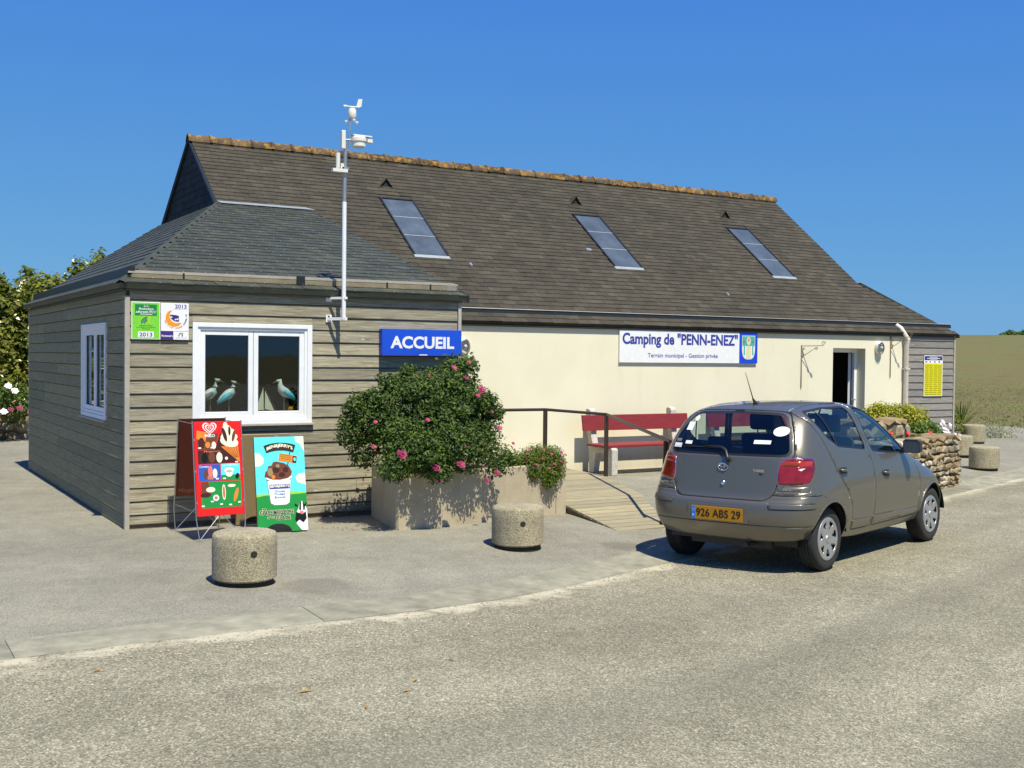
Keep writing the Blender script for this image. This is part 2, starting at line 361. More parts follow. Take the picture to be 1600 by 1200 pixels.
def strip_grid(name, xs, ds, mat, uvname='map', zoff=0):
    V = []; UV = []
    for x in xs:
        for d in ds:
            y = yk(x)+d; V.append((x, y, gz(x, y)+zoff)); UV.append((x, d))
    n = len(ds); F = [(i*n+j, (i+1)*n+j, (i+1)*n+j+1, i*n+j+1) for i in range(len(xs)-1) for j in range(n-1)]
    o = np_mesh(name, V, F, mat, smooth=True); uv = o.data.uv_layers.new(name=uvname)
    li = np.empty(len(o.data.loops), np.int32); o.data.loops.foreach_get('vertex_index', li); uv.data.foreach_set('uv', np.array(UV, np.float32)[li].ravel()); return o
STRIP = .47
xs = sorted(set([-40, -30, -22, -16]+[round(-12+.35*i, 3) for i in range(150)]+[42, 46, 52, 60]))
m, nt, b = new_mat('chip_seal')
uvn = nt.nodes.new('ShaderNodeUVMap'); sep = nt.nodes.new('ShaderNodeSeparateXYZ'); nt.links.new(uvn.outputs[0], sep.inputs[0]); U, D_ = sep.outputs[0], sep.outputs[1]
v = tex(nt, 'Voronoi', 100, 'Position', Randomness=1.0); v2 = tex(nt, 'Voronoi', 190, 'Position')
big = tex(nt, 'Noise', .55, 'Position', 5, .65, .3); med = tex(nt, 'Noise', 5.5, 'Position', 4, .7); trk = tex(nt, 'Noise', 1.0, 'UV', 4, .6, .2, (.12, 1.1, 1))
o = ramp(nt, v.outputs['Color'], [(.05, (.045, .041, .029)), (.3, (.175, .16, .11)), (.65, (.31, .285, .20)), (.95, (.67, .62, .46))])
o2 = ramp(nt, v2.outputs['Color'], [(.1, (.11, .102, .078)), (.9, (.40, .372, .288))]); o = mix(nt, .4, o, o2)
o = mix(nt, 1.0, o, ramp(nt, big.outputs[0], [(.3, (.84, .83, .80)), (.7, (1.12, 1.12, 1.1))]), 'MULTIPLY')
o = mix(nt, 1.0, o, ramp(nt, med.outputs[0], [(.3, (.88, .88, .87)), (.7, (1.1, 1.1, 1.09))]), 'MULTIPLY')
o = mix(nt, 1.0, o, ramp(nt, trk.outputs[0], [(.35, (.88, .875, .87)), (.6, (1.05, 1.05, 1.05))]), 'MULTIPLY')
for dc in (-2.7, -4.4):      # two faint wheel tracks
    k = mathn(nt, 'SUBTRACT', 1.0, mathn(nt, 'MULTIPLY', mathn(nt, 'ABSOLUTE', mathn(nt, 'ADD', mathn(nt, 'ADD', D_, -dc), mathn(nt, 'MULTIPLY', mathn(nt, 'SUBTRACT', trk.outputs[0], .5), .9))), 2.4), True)
    o = mix(nt, mathn(nt, 'MULTIPLY', mathn(nt, 'MULTIPLY', k, med.outputs[0]), .55), o, (.15, .138, .11))
sn = tex(nt, 'Noise', 2.6, 'Position', 6, .72, .6)       # sand washed against the road edge
band = mathn(nt, 'SUBTRACT', 1.0, mathn(nt, 'MULTIPLY', mathn(nt, 'ABSOLUTE', mathn(nt, 'ADD', D_, .07)), 2.4), True)
leftw = mathn(nt, 'SUBTRACT', 1.0, mathn(nt, 'MULTIPLY', mathn(nt, 'ABSOLUTE', mathn(nt, 'ADD', D_, .30)), 2.1), True)
lx = mathn(nt, 'SUBTRACT', 1.0, mathn(nt, 'MULTIPLY', mathn(nt, 'SUBTRACT', U, .2), .55), True)
band = mathn(nt, 'MAXIMUM', band, mathn(nt, 'MULTIPLY', leftw, mathn(nt, 'MULTIPLY', lx, 1.3)))
sm = mathn(nt, 'MULTIPLY', mathn(nt, 'SUBTRACT', mathn(nt, 'ADD', mathn(nt, 'MULTIPLY', band, .50), mathn(nt, 'MULTIPLY', sn.outputs[0], 1.25)), .93), 4.0, True)
sg = tex(nt, 'Noise', 300, 'Position', 2, .6)
o = mix(nt, mathn(nt, 'MULTIPLY', sm, .92), o, ramp(nt, sg.outputs[0], [(.3, (.38, .34, .24)), (.7, (.56, .51, .38))]))
nt.links.new(o, b.inputs['Base Color']); b.inputs['Roughness'].default_value = .95; b.inputs['Specular IOR Level'].default_value = .2
hh = mathn(nt, 'ADD', v.outputs['Distance'], mathn(nt, 'MULTIPLY', v2.outputs['Distance'], .5)); hh = mathn(nt, 'MULTIPLY', hh, mathn(nt, 'SUBTRACT', 1.0, mathn(nt, 'MULTIPLY', sm, .85)))
bump(nt, b, hh, .7, .008)
kind(strip_grid('road', xs, [-60, -40, -25, -16, -11]+[-8+.4*i for i in range(20)]+[-.12, 0], 'chip_seal'), 'structure')

m, nt, b = new_mat('forecourt_asphalt')
v = tex(nt, 'Voronoi', 140, 'Position'); v2 = tex(nt, 'Noise', 260, 'Position', 2, .6); big = tex(nt, 'Noise', .7, 'Position', 5, .65, .4); med = tex(nt, 'Noise', 4, 'Position', 5, .7)
o = ramp(nt, v.outputs['Color'], [(.1, (.15, .14, .105)), (.5, (.265, .248, .19)), (.9, (.43, .405, .315))])
o = mix(nt, .35, o, ramp(nt, v2.outputs[0], [(.3, (.13, .12, .095)), (.7, (.32, .297, .24))]))
o = mix(nt, 1.0, o, ramp(nt, big.outputs[0], [(.3, (.80, .80, .80)), (.55, (1, 1, 1)), (.75, (1.22, 1.2, 1.14))]), 'MULTIPLY')
o = mix(nt, 1.0, o, ramp(nt, med.outputs[0], [(.3, (.88, .88, .88)), (.7, (1.1, 1.1, 1.1))]), 'MULTIPLY')
geo = nt.nodes.new('ShaderNodeNewGeometry'); nz = tex(nt, 'Noise', 2.5, 'Position', 4, .6)
for (sx, sy, rr, amt) in ((3.25, 8.45, .34, .32), (6.72, 9.25, .26, .40), (3.0, 10.45, .5, .15), (1.5, 11.2, .8, .12), (6.0, 10.0, .5, .12)):    # old oil and damp stains
    dn = nt.nodes.new('ShaderNodeVectorMath'); dn.operation = 'DISTANCE'; nt.links.new(geo.outputs['Position'], dn.inputs[0]); dn.inputs[1].default_value = (sx, sy, gz(sx, sy))
    k = mathn(nt, 'SUBTRACT', mathn(nt, 'ADD', 1.0, mathn(nt, 'MULTIPLY', mathn(nt, 'SUBTRACT', nz.outputs[0], .5), 1.2)), mathn(nt, 'DIVIDE', dn.outputs['Value'], rr), True)
    o = mix(nt, mathn(nt, 'MULTIPLY', mathn(nt, 'MULTIPLY', k, 3.0, True), amt), o, (.11, .09, .075))
nt.links.new(o, b.inputs['Base Color']); b.inputs['Roughness'].default_value = .92; b.inputs['Specular IOR Level'].default_value = .2; bump(nt, b, v.outputs['Distance'], .6, .007)
kind(strip_grid('forecourt', xs, [STRIP, STRIP+.15]+[STRIP+.4+.4*i for i in range(20)]+[9.5, 11, 13, 16, 20, 26], 'forecourt_asphalt'), 'structure')

simple('gutter_concrete', (.235, .22, .16), .95, var=.3, scale=5, bmp=.8, bscale=140, island=.14, co='Position')
gs = kind(strip_grid('gutter_strip', xs, [-.01, STRIP+.01], 'mortar', zoff=-.012), 'structure')
sx0 = -13.0; slabr = random.Random(5)
while sx0 < 38:
    L = 1.98; pts = []; mb = MB(); e = .0015; k = 5; dz = slabr.uniform(-.002, .003)
    for j in range(k+1):
        x = sx0+e+(L-2*e)*j/k
        for d, h in ((.004, -.05), (.004, .0), (.03, .004), (STRIP-.03, .006), (STRIP-.004, .003), (STRIP-.004, -.05)): mb.v.append((x, yk(x)+d, gz(x, yk(x)+d)+h+dz))
    mb.f = [(j*6+i, (j+1)*6+i, (j+1)*6+i+1, j*6+i+1) for j in range(k) for i in range(5)]+[(0, 1, 2, 3, 4, 5), tuple(k*6+i for i in (5, 4, 3, 2, 1, 0))]; mb.m = [0]*len(mb.f)
    mb.build('slab', 'gutter_concrete', gs); sx0 += L
# loose chippings and sand grains lying along the road edge
g = np.random.default_rng(3); N = 5200; X = g.uniform(-3, 13, N); Dk = -np.abs(g.normal(0, .55, N))-.02; Vv = []; Ff = []
oct_f = [(0, 1, 2), (0, 2, 3), (0, 3, 4), (0, 4, 1), (5, 2, 1), (5, 3, 2), (5, 4, 3), (5, 1, 4)]
for i in range(N):
    x = X[i]; y = yk(x)+Dk[i]; s = .0035+.006*g.random()**2; z = gz(x, y)+s*.3; k = len(Vv); a = g.random()*6.28
    Vv += [(x, y, z+s*.8)]+[(x+s*(1+.5*g.random())*math.cos(a+t), y+s*math.sin(a+t), z) for t in (0, 1.57, 3.14, 4.71)]+[(x, y, z-s*.5)]; Ff += [tuple(q+k for q in f) for f in oct_f]
simple('chipping', (.34, .29, .21), .95, island=.45, bmp=0)
lo = kind(np_mesh('loose_chippings', Vv, Ff, 'chipping'), 'stuff'); lo['label'] = 'loose grey chippings scattered along the edge of the road'; lo['category'] = 'gravel'
# dry leaves and stalks on the road
simple('dry_leaf', (.30, .17, .045), .9, island=.3, bmp=0)
for i, (x, y, s, a) in enumerate(((2.62, 5.55, .05, .3), (2.30, 5.35, .045, 1.2), (2.12, 5.75, .07, .1), (2.75, 5.72, .05, .7), (3.15, 6.05, .045, 2.0), (1.22, 6.62, .05, .2))):
    z = gz(x, y)+.004; s *= .7; cs, sn = math.cos(a)*s, math.sin(a)*s
    lf = MB().add([(x-cs, y-sn, z), (x+sn*.25, y-cs*.25, z+.006), (x+cs, y+sn, z+.003), (x-sn*.25, y+cs*.25, z+.009)], [(0, 1, 2, 3)]).build('fallen_leaf', 'dry_leaf')
    tag(lf, 'small dry brown leaf lying on the gravelly road', 'leaf', 'dry leaves on the road')

# field, far land
m, nt, b = new_mat('dry_grass')
n = tex(nt, 'Noise', .22, 'Position', 7, .7, .6); n2 = tex(nt, 'Noise', 5, 'Position', 6, .75, 0, (1, 1, 1)); n3 = tex(nt, 'Noise', 40, 'Position', 3, .7)
o = ramp(nt, n.outputs[0], [(.3, (.065, .088, .018)), (.45, (.135, .108, .034)), (.7, (.11, .132, .028))])
o = mix(nt, 1.0, o, ramp(nt, n2.outputs[0], [(.3, (.82, .82, .8)), (.7, (1.14, 1.12, 1.1))]), 'MULTIPLY'); o = mix(nt, 1.0, o, ramp(nt, n3.outputs[0], [(.3, (.7, .7, .7)), (.7, (1.25, 1.25, 1.2))]), 'MULTIPLY')
nt.links.new(o, b.inputs['Base Color']); b.inputs['Roughness'].default_value = 1; bump(nt, b, n2.outputs[0], .35, .08)
def field_edge(lat):       # q where paving ends and grass begins
    return 27.4 if lat < 3 else 27.4
V = []; F = []; qs = [26.6+i*.9 for i in range(30)]+[55+i*4 for i in range(18)]+[140, 180, 260]; ls = [-60+i*4 for i in range(12)]+[-12+i*1.0 for i in range(42)]+[34+i*6 for i in range(10)]
for q in qs:
    for l in ls:
        x = .815*q-.58*l; y = .58*q+.815*l; V.append((x, y, max(far_z(x, y), -.35 if q < 27 else -.15)+(-.18 if q < 27.0 else 0.02)))
n_ = len(ls); F = [(i*n_+j, (i+1)*n_+j, (i+1)*n_+j+1, i*n_+j+1) for i in range(len(qs)-1) for j in range(n_-1)]
kind(np_mesh('field', V, F, 'dry_grass', smooth=True), 'structure')
V = [(-4000, -4000, -.6), (4000, -4000, -.6), (4000, 4000, -.6), (-4000, 4000, -.6)]
kind(np_mesh('ground', V, [(0, 1, 2, 3)], 'dry_grass'), 'structure')
g = np.random.default_rng(11); N = 20000; q = 27.3+40*g.random(N)**1.7; l = g.uniform(-9, 5, N)-.0*q; x = .815*q-.58*l; y = .58*q+.815*l
z = np.array([far_z(a, c)+.02 for a, c in zip(x, y)]); hgt = (.02+.06*g.random(N))*np.clip((66-q)/30, 0, 1); a = g.random(N)*6.28; dx = g.normal(0, .05, N); dy = g.normal(0, .05, N); w = .008+.0003*q
V = np.stack([np.stack([x-np.cos(a)*w, y-np.sin(a)*w, z], 1), np.stack([x+np.cos(a)*w, y+np.sin(a)*w, z], 1), np.stack([x+dx, y+dy, z+hgt], 1)], 1).reshape(-1, 3)
gr = kind(np_mesh('dry_meadow_grass', V, np.arange(3*N).reshape(-1, 3), 'dry_blade'), 'stuff'); gr['label'] = 'dry yellowed grass covering the rising field'; gr['category'] = 'grass'
simple('far_land', (.05, .085, .10), 1)
V = []; 
for i in range(60):
    t = -600+i*40; x = .815*620-.58*t; y = .58*620+.815*t; V += [(x, y, -2), (x, y, 16+2.2*math.sin(i*.7)+1.5*math.sin(i*1.9)), (x*1.2, y*1.2, -2)]
kind(np_mesh('hills', V, [(3*i+j, 3*i+3+j, 3*i+4+j, 3*i+1+j) for i in range(59) for j in (0, 1)], 'far_land', smooth=True), 'structure')
# ---------------------------------------------------------------- the reception building
X0, Y0, X1, Y1, YB = 2.471, 11.854, 6.24, 14.854, 18.65
XR, XE = 17.39, 18.72                        # render wall ends / clad end bay ends
SL = .77; EV = (14.80, 2.309); RY, RZ = 18.60, 5.235; XG, XGR = 4.86, 17.46
AE = 2.487; AY = Y0-.085; AX = X0-.09; BY, BZ = 17.06, 4.05
bld = thing('reception_building', 'low camp reception building with slate roofs, weathered boarding and cream rendered wall', 'building', (X0, Y0, 0))
def B(o, parent=None):
    """hang a world-space mesh under the building (or one of its parts)"""
    o.parent = parent or bld; o.matrix_parent_inverse = Matrix.Translation((-X0, -Y0, 0)) if (parent is None) else Matrix.Identity(4)
    return o
def sub(o, part): o.parent = part; return o
def wall_rects(rect, hole):
    a0, b0, a1, b1 = rect
    if not hole: return [rect]
    h0, k0, h1, k1 = hole
    return [r for r in ((a0, b0, h0, b1), (h1, b0, a1, b1), (h0, b0, h1, k0), (h0, k1, h1, b1)) if r[2]-r[0] > 1e-4 and r[3]-r[1] > 1e-4]
def clad(name, mat, a0, a1, z0, z1, P, hole, pitch=.1365, joints=(), seed=1):
    """lapped boards, each its own piece; P(a,z,proud) -> world"""
    part = None; g = random.Random(seed); mb = MB()
    for (u0, v0, u1, v1) in wall_rects((a0, z0, a1, z1), hole[1] if hole else None):
        mb.prism([P(u0, v0, -.10), P(u1, v0, -.10), P(u1, v1, -.10), P(u0, v1, -.10)], Vector(P(0, 0, 0))-Vector(P(0, 0, -.10)))
    part = B(mb.build(name, 'backing'))
    def board(u0, u1, zb, zt):
        if u1-u0 < .02 or zt-zb < .012: return
        j = g.uniform(-.0015, .0015)
        vs = [P(u, z, c+j) for u in (u0, u1) for z, c in ((zb, .002), (zb, .0185), (zb+.006, .0205), (zt-.004, .0085), (zt, .002))]
        m_ = MB().add(vs, [(0, 1, 2, 3, 4), (9, 8, 7, 6, 5), (0, 5, 6, 1), (1, 6, 7, 2), (2, 7, 8, 3), (3, 8, 9, 4)])
        sub(m_.build('board', mat), part)
    n = int(math.ceil((z1-z0)/pitch))
    for i in range(n):
        zt = z1-i*pitch; zb = max(zt-pitch+.007, z0+.004)
        if zt-zb < .015: continue
        cuts = sorted([a0+.003]+[c for c, r in joints if i in r]+[a1-.003])
        for u0, u1 in zip(cuts, cuts[1:]):
            u1 -= .003
            if hole:
                h0, k0, h1, k1 = hole[0]
                if zt > k0 and zb < k1 and u1 > h0 and u0 < h1:
                    board(u0, min(u1, h0), zb, zt); board(max(u0, h1), u1, zb, zt)
                    m0, m1 = max(u0, h0), min(u1, h1)
                    if zt > k1: board(m0, m1, max(zb, k1), zt)
                    if zb < k0: board(m0, m1, zb, min(zt, k0))
                    continue
            board(u0, u1, zb, zt)
    return part
Pf = lambda a, z, c: (a, Y0-c, z)
Pl = lambda a, z, c: (X0-c, a, z)
Pe = lambda a, z, c: (a, Y1-c, z)
WF = (3.12, 1.045, 4.417, 2.108); WFo = (3.205, 1.13, 4.335, 2.045)      # front window: casing / clear opening
WL = (12.80, 1.05, 14.23, 2.112); WLo = (12.88, 1.13, 14.15, 2.05)
jr = random.Random(4); allrows = set(range(20))
clad('front_cladding', 'weathered_board', X0+.02, X1-.03, .045, 2.46, Pf, (WF, WFo), joints=[(5.33, {3, 4, 5, 9}), (4.95, {12, 13, 15}), (2.92, {16})], seed=2)
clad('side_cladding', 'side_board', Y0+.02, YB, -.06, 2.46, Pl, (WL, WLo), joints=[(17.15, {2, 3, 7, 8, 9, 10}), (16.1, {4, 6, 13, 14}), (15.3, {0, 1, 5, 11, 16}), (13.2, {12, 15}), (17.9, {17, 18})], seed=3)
clad('end_cladding', 'grey_board', XR+.03, XE-.02, .0, 2.30, Pe, None, pitch=.133, seed=4)
for nm, a in (('corner_post', ((X0-.028, Y0-.030, .0), (X0+.022, Y0+.02, 2.36))), ('corner_post', ((X1-.03, Y0-.03, .0), (X1+.012, Y0+.03, 2.44))), ('corner_post', ((X0-.026, YB, -.08), (X0+.03, YB+.03, 2.4))), ('corner_post', ((XE-.02, Y1-.026, -.05), (XE+.022, Y1+.03, 2.3)))):
    B(MB().box(*a).build(nm, 'trim_wood', bevel=.004))
B(MB().box((X0+.03, Y0+.001, -.1), (X1-.03, Y0+.09, .044)).build('plinth', 'mortar'))
B(MB().box((X0+.003, Y0+.03, -.2), (X0+.09, YB, -.062)).build('plinth', 'mortar'))
# walls that close the volume
B(MB().box((X1-.12, Y0+.101, -.1), (X1, Y1+.0, 2.62)).build('return_wall', 'grey_board'))
B(MB().box((X0+.101, YB-.12, -.1), (XG, YB, 2.5)).build('rear_wall', 'cream_render'))
B(MB().box((XG, 22.2, -.1), (XE-.2, 22.4, 2.5)).build('rear_wall', 'cream_render'))
B(MB().box((XE-.12, Y1+.031, -.1), (XE-.002, 22.2, 2.3)).build('end_wall', 'grey_board'))
DO = (15.445, -.05, 16.275, 2.005)
mb = MB()
for (u0, v0, u1, v1) in wall_rects((X1+.001, -.12, XR, 2.335), DO): mb.prism([(u0, Y1, v0), (u1, Y1, v0), (u1, Y1, v1), (u0, Y1, v1)], (0, .27, 0))
B(mb.build('rendered_wall', 'cream_render'))
B(MB().box((XR, Y1+.03, -.12), (XR+.028, Y1+.2, 2.33)).build('wall_corner', 'cream_render'))
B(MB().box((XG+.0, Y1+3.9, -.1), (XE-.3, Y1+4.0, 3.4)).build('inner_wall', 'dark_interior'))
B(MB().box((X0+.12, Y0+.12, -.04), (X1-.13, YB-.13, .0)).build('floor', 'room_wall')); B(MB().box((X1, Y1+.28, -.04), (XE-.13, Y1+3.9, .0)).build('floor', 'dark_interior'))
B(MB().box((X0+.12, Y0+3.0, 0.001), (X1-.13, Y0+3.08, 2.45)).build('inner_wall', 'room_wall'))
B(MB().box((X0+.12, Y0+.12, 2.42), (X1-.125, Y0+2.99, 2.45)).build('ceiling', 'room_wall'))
# door
dr = B(MB().box((DO[0]+.0, Y1+.2, 1.93), (DO[2], Y1+.26, DO[3]-.002)).box((DO[2]-.07, Y1+.2, 0), (DO[2]-.002, Y1+.26, 1.93)).build('door_frame', 'upvc'))
sub(MB().prism([(DO[2]-.06, Y1+.29, .02), (DO[2]-.09, Y1+.33, .02), (DO[2]+.52, Y1+.86, .02), (DO[2]+.55, Y1+.82, .02)], (0, 0, 1.9)).build('door_leaf', 'upvc'), dr)
sub(MB().tube([(DO[2]-.065, Y1+.22, 1.06), (DO[2]-.075, Y1+.16, 1.06), (DO[2]-.19, Y1+.16, 1.06)], .012).build('door_handle', 'steel_rod'), dr)
B(MB().box((DO[0]-.05, Y1-.03, -.06), (DO[2]+.05, Y1+.25, -.012)).build('door_sill', 'bench_concrete'))
# windows
def casement(P, cas, op, name, parts=2, side=False):
    a0, b0, a1, b1 = cas; c0, d0, c1, d1 = op
    def bar(mb, u0, v0, u1, v1, cb, cf): mb.prism([P(u0, v0, cb), P(u1, v0, cb), P(u1, v1, cb), P(u0, v1, cb)], Vector(P(0, 0, cf))-Vector(P(0, 0, cb)))
    mb = MB(); t = .0015
    for r in ((a0, b0, a0+.055, b1), (a1-.055, b0, a1, b1), (a0+.055, b1-.045, a1-.055, b1), (a0+.055, b0, a1-.055, b0+.045)): bar(mb, *r, .0, .034)
    w = B(mb.build(name, 'upvc', bevel=.003))
    mb = MB(); i0, i1, j0, j1 = a0+.055, a1-.055, b0+.045, b1-.045
    for r in ((i0, j0, i0+.03, j1), (i1-.03, j0, i1, j1), (i0+.03, j1-.03, i1-.03, j1), (i0+.03, j0, i1-.03, j0+.035)): bar(mb, *r, -.06, .020)
    sub(mb.build('fixed_frame', 'upvc', bevel=.003), w)
    bar2 = MB(); bar(bar2, a0-.02, b0-.022, a1+.02, b0-.001, -.0, .055); sub(bar2.build('window_sill', 'trim_wood', bevel=.003), w)
    k0, k1, l0, l1 = i0+.03, i1-.03, j0+.035, j1-.03; mid = (k0+k1)/2
    for u0, u1 in ((k0, mid-.002), (mid+.002, k1)):
        mb = MB(); f = .052
        for r in ((u0, l0, u0+f, l1), (u1-f, l0, u1, l1), (u0+f, l1-f, u1-f, l1), (u0+f, l0, u1-f, l0+f)): bar(mb, *r, -.052, .008)
        sh = sub(mb.build('sash', 'upvc', bevel=.004), w)
        mb = MB(); bar(mb, u0+f, l0+f, u1-f, l1-f, -.025, -.021); sub(mb.build('pane', 'window_glass'), w)
        mb = MB()
        for r in ((u0+f, l0+f, u0+f+.006, l1-f), (u1-f-.006, l0+f, u1-f, l1-f), (u0+f+.006, l1-f-.006, u1-f-.006, l1-f), (u0+f+.006, l0+f, u1-f-.006, l0+f+.006)): bar(mb, *r, -.02, -.010)
        sub(mb.build('gasket', 'gasket'), w)
    return w
casement(Pf, WF, WFo, 'front_window'); lw_ = casement(Pl, WL, WLo, 'side_window')
mb = MB(); simple('net_curtain', (.32, .42, .42), .9, var=.2)
for u0, u1 in ((13.0, 13.35), (13.65, 14.02)):
    k = 16
    for i in range(k):
        a, c = u0+(u1-u0)*i/k, u0+(u1-u0)*(i+1)/k; da, dc = .02*math.sin(i*1.6), .02*math.sin((i+1)*1.6)
        mb.add([(X0+.14+da, a, 1.18), (X0+.14+dc, c, 1.18), (X0+.14+dc, c, 2.0), (X0+.14+da, a, 2.0)], [(0, 1, 2, 3)])
sub(mb.build('curtain', 'net_curtain', smooth=True), lw_)
B(MB().box((X0+.125, Y0+.102, 1.085), (X1-.4, Y0+.42, 1.112)).build('inner_sill', 'trim_wood'))

# ---- slates
def row_span(poly, v):
    xs_ = []
    for (a, b_), (c, d) in zip(poly, poly[1:]+poly[:1]):
        if (b_ <= v < d) or (d <= v < b_): xs_.append(a+(c-a)*(v-b_)/(d-b_))
    return (min(xs_), max(xs_)) if len(xs_) > 1 else None
def roof(name, O, U, V, poly, ex, wd, mat, holes=(), single=300, base='zinc_dark', seed=1, th=.006, hooks=None, order=None):
    O, U, V = Vector(O), Vector(U).normalized(), Vector(V).normalized(); N = U.cross(V); g = random.Random(seed)
    P = lambda u, v, c: O+U*u+V*v+N*c
    part = B(MB().prism([P(u, v, -.06) for u, v in poly], N*.055).build(name, base)); items = []; hk = []
    vmax = max(p[1] for p in poly); vmin = min(p[1] for p in poly); i = 0; v = vmin
    while v < vmax-.02:
        sp = row_span(poly, min(v+ex*.5, vmax-.001))
        if sp:
            u = sp[0]-(wd*.5 if i % 2 else 0)-.001*(i % 3); 
            while u < sp[1]-.005:
                w = wd; segs = [(max(u, sp[0])+.0015, min(u+w, sp[1])-.0015)]
                for (h0, k0, h1, k1) in holes:
                    ns = []
                    for s0, s1 in segs:
                        if v+ex*.8 > k0 and v+ex*.2 < k1 and s1 > h0 and s0 < h1:
                            if h0-s0 > .03: ns.append((s0, h0))
                            if s1-h1 > .03: ns.append((h1, s1))
                        else: ns.append((s0, s1))
                    segs = ns
                for s0, s1 in segs:
                    if s1-s0 > .02: items.append((s0, s1, v, min(v+ex*1.06, vmax)))
                if hooks and segs: hk.append((u+w*.5, v))
                u += w
        v += ex; i += 1
    quad = lambda s0, s1, a, b_, j, k: [P(s0, a, -.004), P(s1, a, -.004), P(s0, a, th+.004+j), P(s1, a, th+.004+j+k), P(s0, b_, .0015+j*.3), P(s1, b_, .0015+j*.3)]
    FQ = [(0, 1, 3, 2), (2, 3, 5, 4), (0, 2, 4), (1, 5, 3)]
    # the ones nearest to the viewer's side become pieces of their own, sharing one mesh per size
    eye = Vector((0, 0, EYE)); dist = lambda t: (P((t[0]+t[1])/2, t[2], 0)-eye).length
    full = sorted((t for t in items if abs(t[1]-t[0]-wd+.003) < 1e-3), key=dist); one = set(full[:single]); V_, F_ = [], []
    me = None
    Rm = Matrix((U, V, N)).transposed().to_4x4()
    for t in items:
        if t in one:
            if me is None:
                h = wd/2-.0015; me = bpy.data.meshes.new('slate'); me.from_pydata([(-h, 0, -.004), (h, 0, -.004), (-h, 0, th+.004), (h, 0, th+.004), (-h, ex*1.06, .0015), (h, ex*1.06, .0015)], [], FQ); me.materials.append(M[mat]); me.update()
            o = bpy.data.objects.new('slate', me); C.objects.link(o); o.parent = part; mm = Matrix.Translation(P((t[0]+t[1])/2, t[2]+g.uniform(-.003, .003), g.uniform(0, .003))) @ Rm @ Matrix.Rotation(g.uniform(-.006, .006), 4, 'Z') @ Matrix.Rotation(g.uniform(-.012, .012), 4, 'Y')
            o.matrix_parent_inverse = Matrix.Identity(4); o.matrix_local = mm
        else:
            j = g.uniform(0, .003); k = g.uniform(-.002, .002); n = len(V_); V_ += quad(*t[:2], t[2]+g.uniform(-.003, .003), t[3], j, k); F_ += [tuple(x+n for x in f) for f in FQ]
    if V_:
        me2 = bpy.data.meshes.new('slate_field'); me2.from_pydata([tuple(x) for x in V_], [], F_); me2.materials.append(M[mat]); me2.update()
        o = bpy.data.objects.new('slate_field', me2); C.objects.link(o); o.parent = part; kind(o, 'stuff')
    if hk:
        mb = MB()
        for u, v in hk:
            sp = row_span(poly, min(v+ex*.5, vmax-.001))
            if sp and sp[0]+.02 < u < sp[1]-.02 and g.random() < .8: mb.add([P(u-.004, v-.006, th+.006), P(u+.004, v-.006, th+.006), P(u+.004, v+.016, th+.011), P(u-.004, v+.016, th+.011)], [(0, 1, 2, 3)])
        o = sub(mb.build('slate_hooks', 'galv'), part); kind(o, 'stuff')
    return part
cs = 1/math.sqrt(1+SL*SL); vl = lambda y: (y-EV[0])/cs       # slope length of a y on the main roof
SKY_Y = (16.17, 17.52); SK = ((7.72, 8.28), (11.545, 12.10), (15.20, 15.735))
holes = [(a-.03, vl(SKY_Y[0])-.03, b_+.03, vl(SKY_Y[1])+.03) for a, b_ in SK]
mp = [(X1+.03, 0), (XE+.10, 0), (XE-.0, .03), (XGR-.08, vl(16.06)), (XGR, vl(RY)), (XG, vl(RY)), (XG, vl(BY)), (X1+.03, vl(BY)-.02)]
mp = [(X1+.03, 0), (XE+.10, 0), (XGR-.08, vl(16.06)), (XGR, vl(RY)), (XG, vl(RY)), (XG, vl(BY)), (X1+.10, vl(BY))]
main_roof = roof('main_roof', (0, EV[0], EV[1]), (1, 0, 0), (0, 1, SL), mp, .1145, .225, 'main_slate', holes, seed=11, base='main_slate')
PM = lambda x, y, c=0: Vector((x, y, EV[1]+SL*(y-EV[0])))+Vector((0, -SL, 1)).normalized()*c
# main roof: rear slope, end lean-to, gables
B(MB().prism([(XG, RY, RZ-.06), (XGR, RY, RZ-.06), (XGR, 22.5, 2.2), (XG, 22.5, 2.2)], (0, .02, .055)).build('rear_roof', 'main_slate'))
B(MB().prism([(XGR-.02, 16.06, 3.27), (XE+.10, EV[0], 2.24), (XE+.10, 21.0, 2.24), (XGR-.02, 21.0, 3.27)], (0, 0, .055)).build('end_roof', 'main_slate'))
B(MB().prism([(XGR-.1, 16.06, 3.2), (XGR-.1, 21.2, 3.2), (XGR-.1, RY, RZ-.12)], (.06, 0, 0)).build('gable_wall', 'gable_slate'))
roof('gable_slates', (XG, 0, 0), (0, -1, 0), (0, 0, 1), [(-20.6, 3.80), (-BY, BZ-.06), (-(RY-.02), RZ-.03)], .115, .22, 'gable_slate', single=0, seed=13, base='gable_slate')
B(MB().prism([(XG-.03, BY, BZ), (XG-.03, RY+.02, RZ+.01), (XG-.03, RY, RZ-.05), (XG-.03, BY+.02, BZ-.06)], (.05, 0, 0)).build('verge_board', 'zinc_dark'))
B(MB().prism([(XG-.04, RY-.05, RZ+.01), (XG-.04, RY+.07, RZ+.01), (XG-.04, 20.72, 3.80), (XG-.04, 20.52, 3.80)], (.06, 0, 0)).build('verge_board', 'gable_slate'))
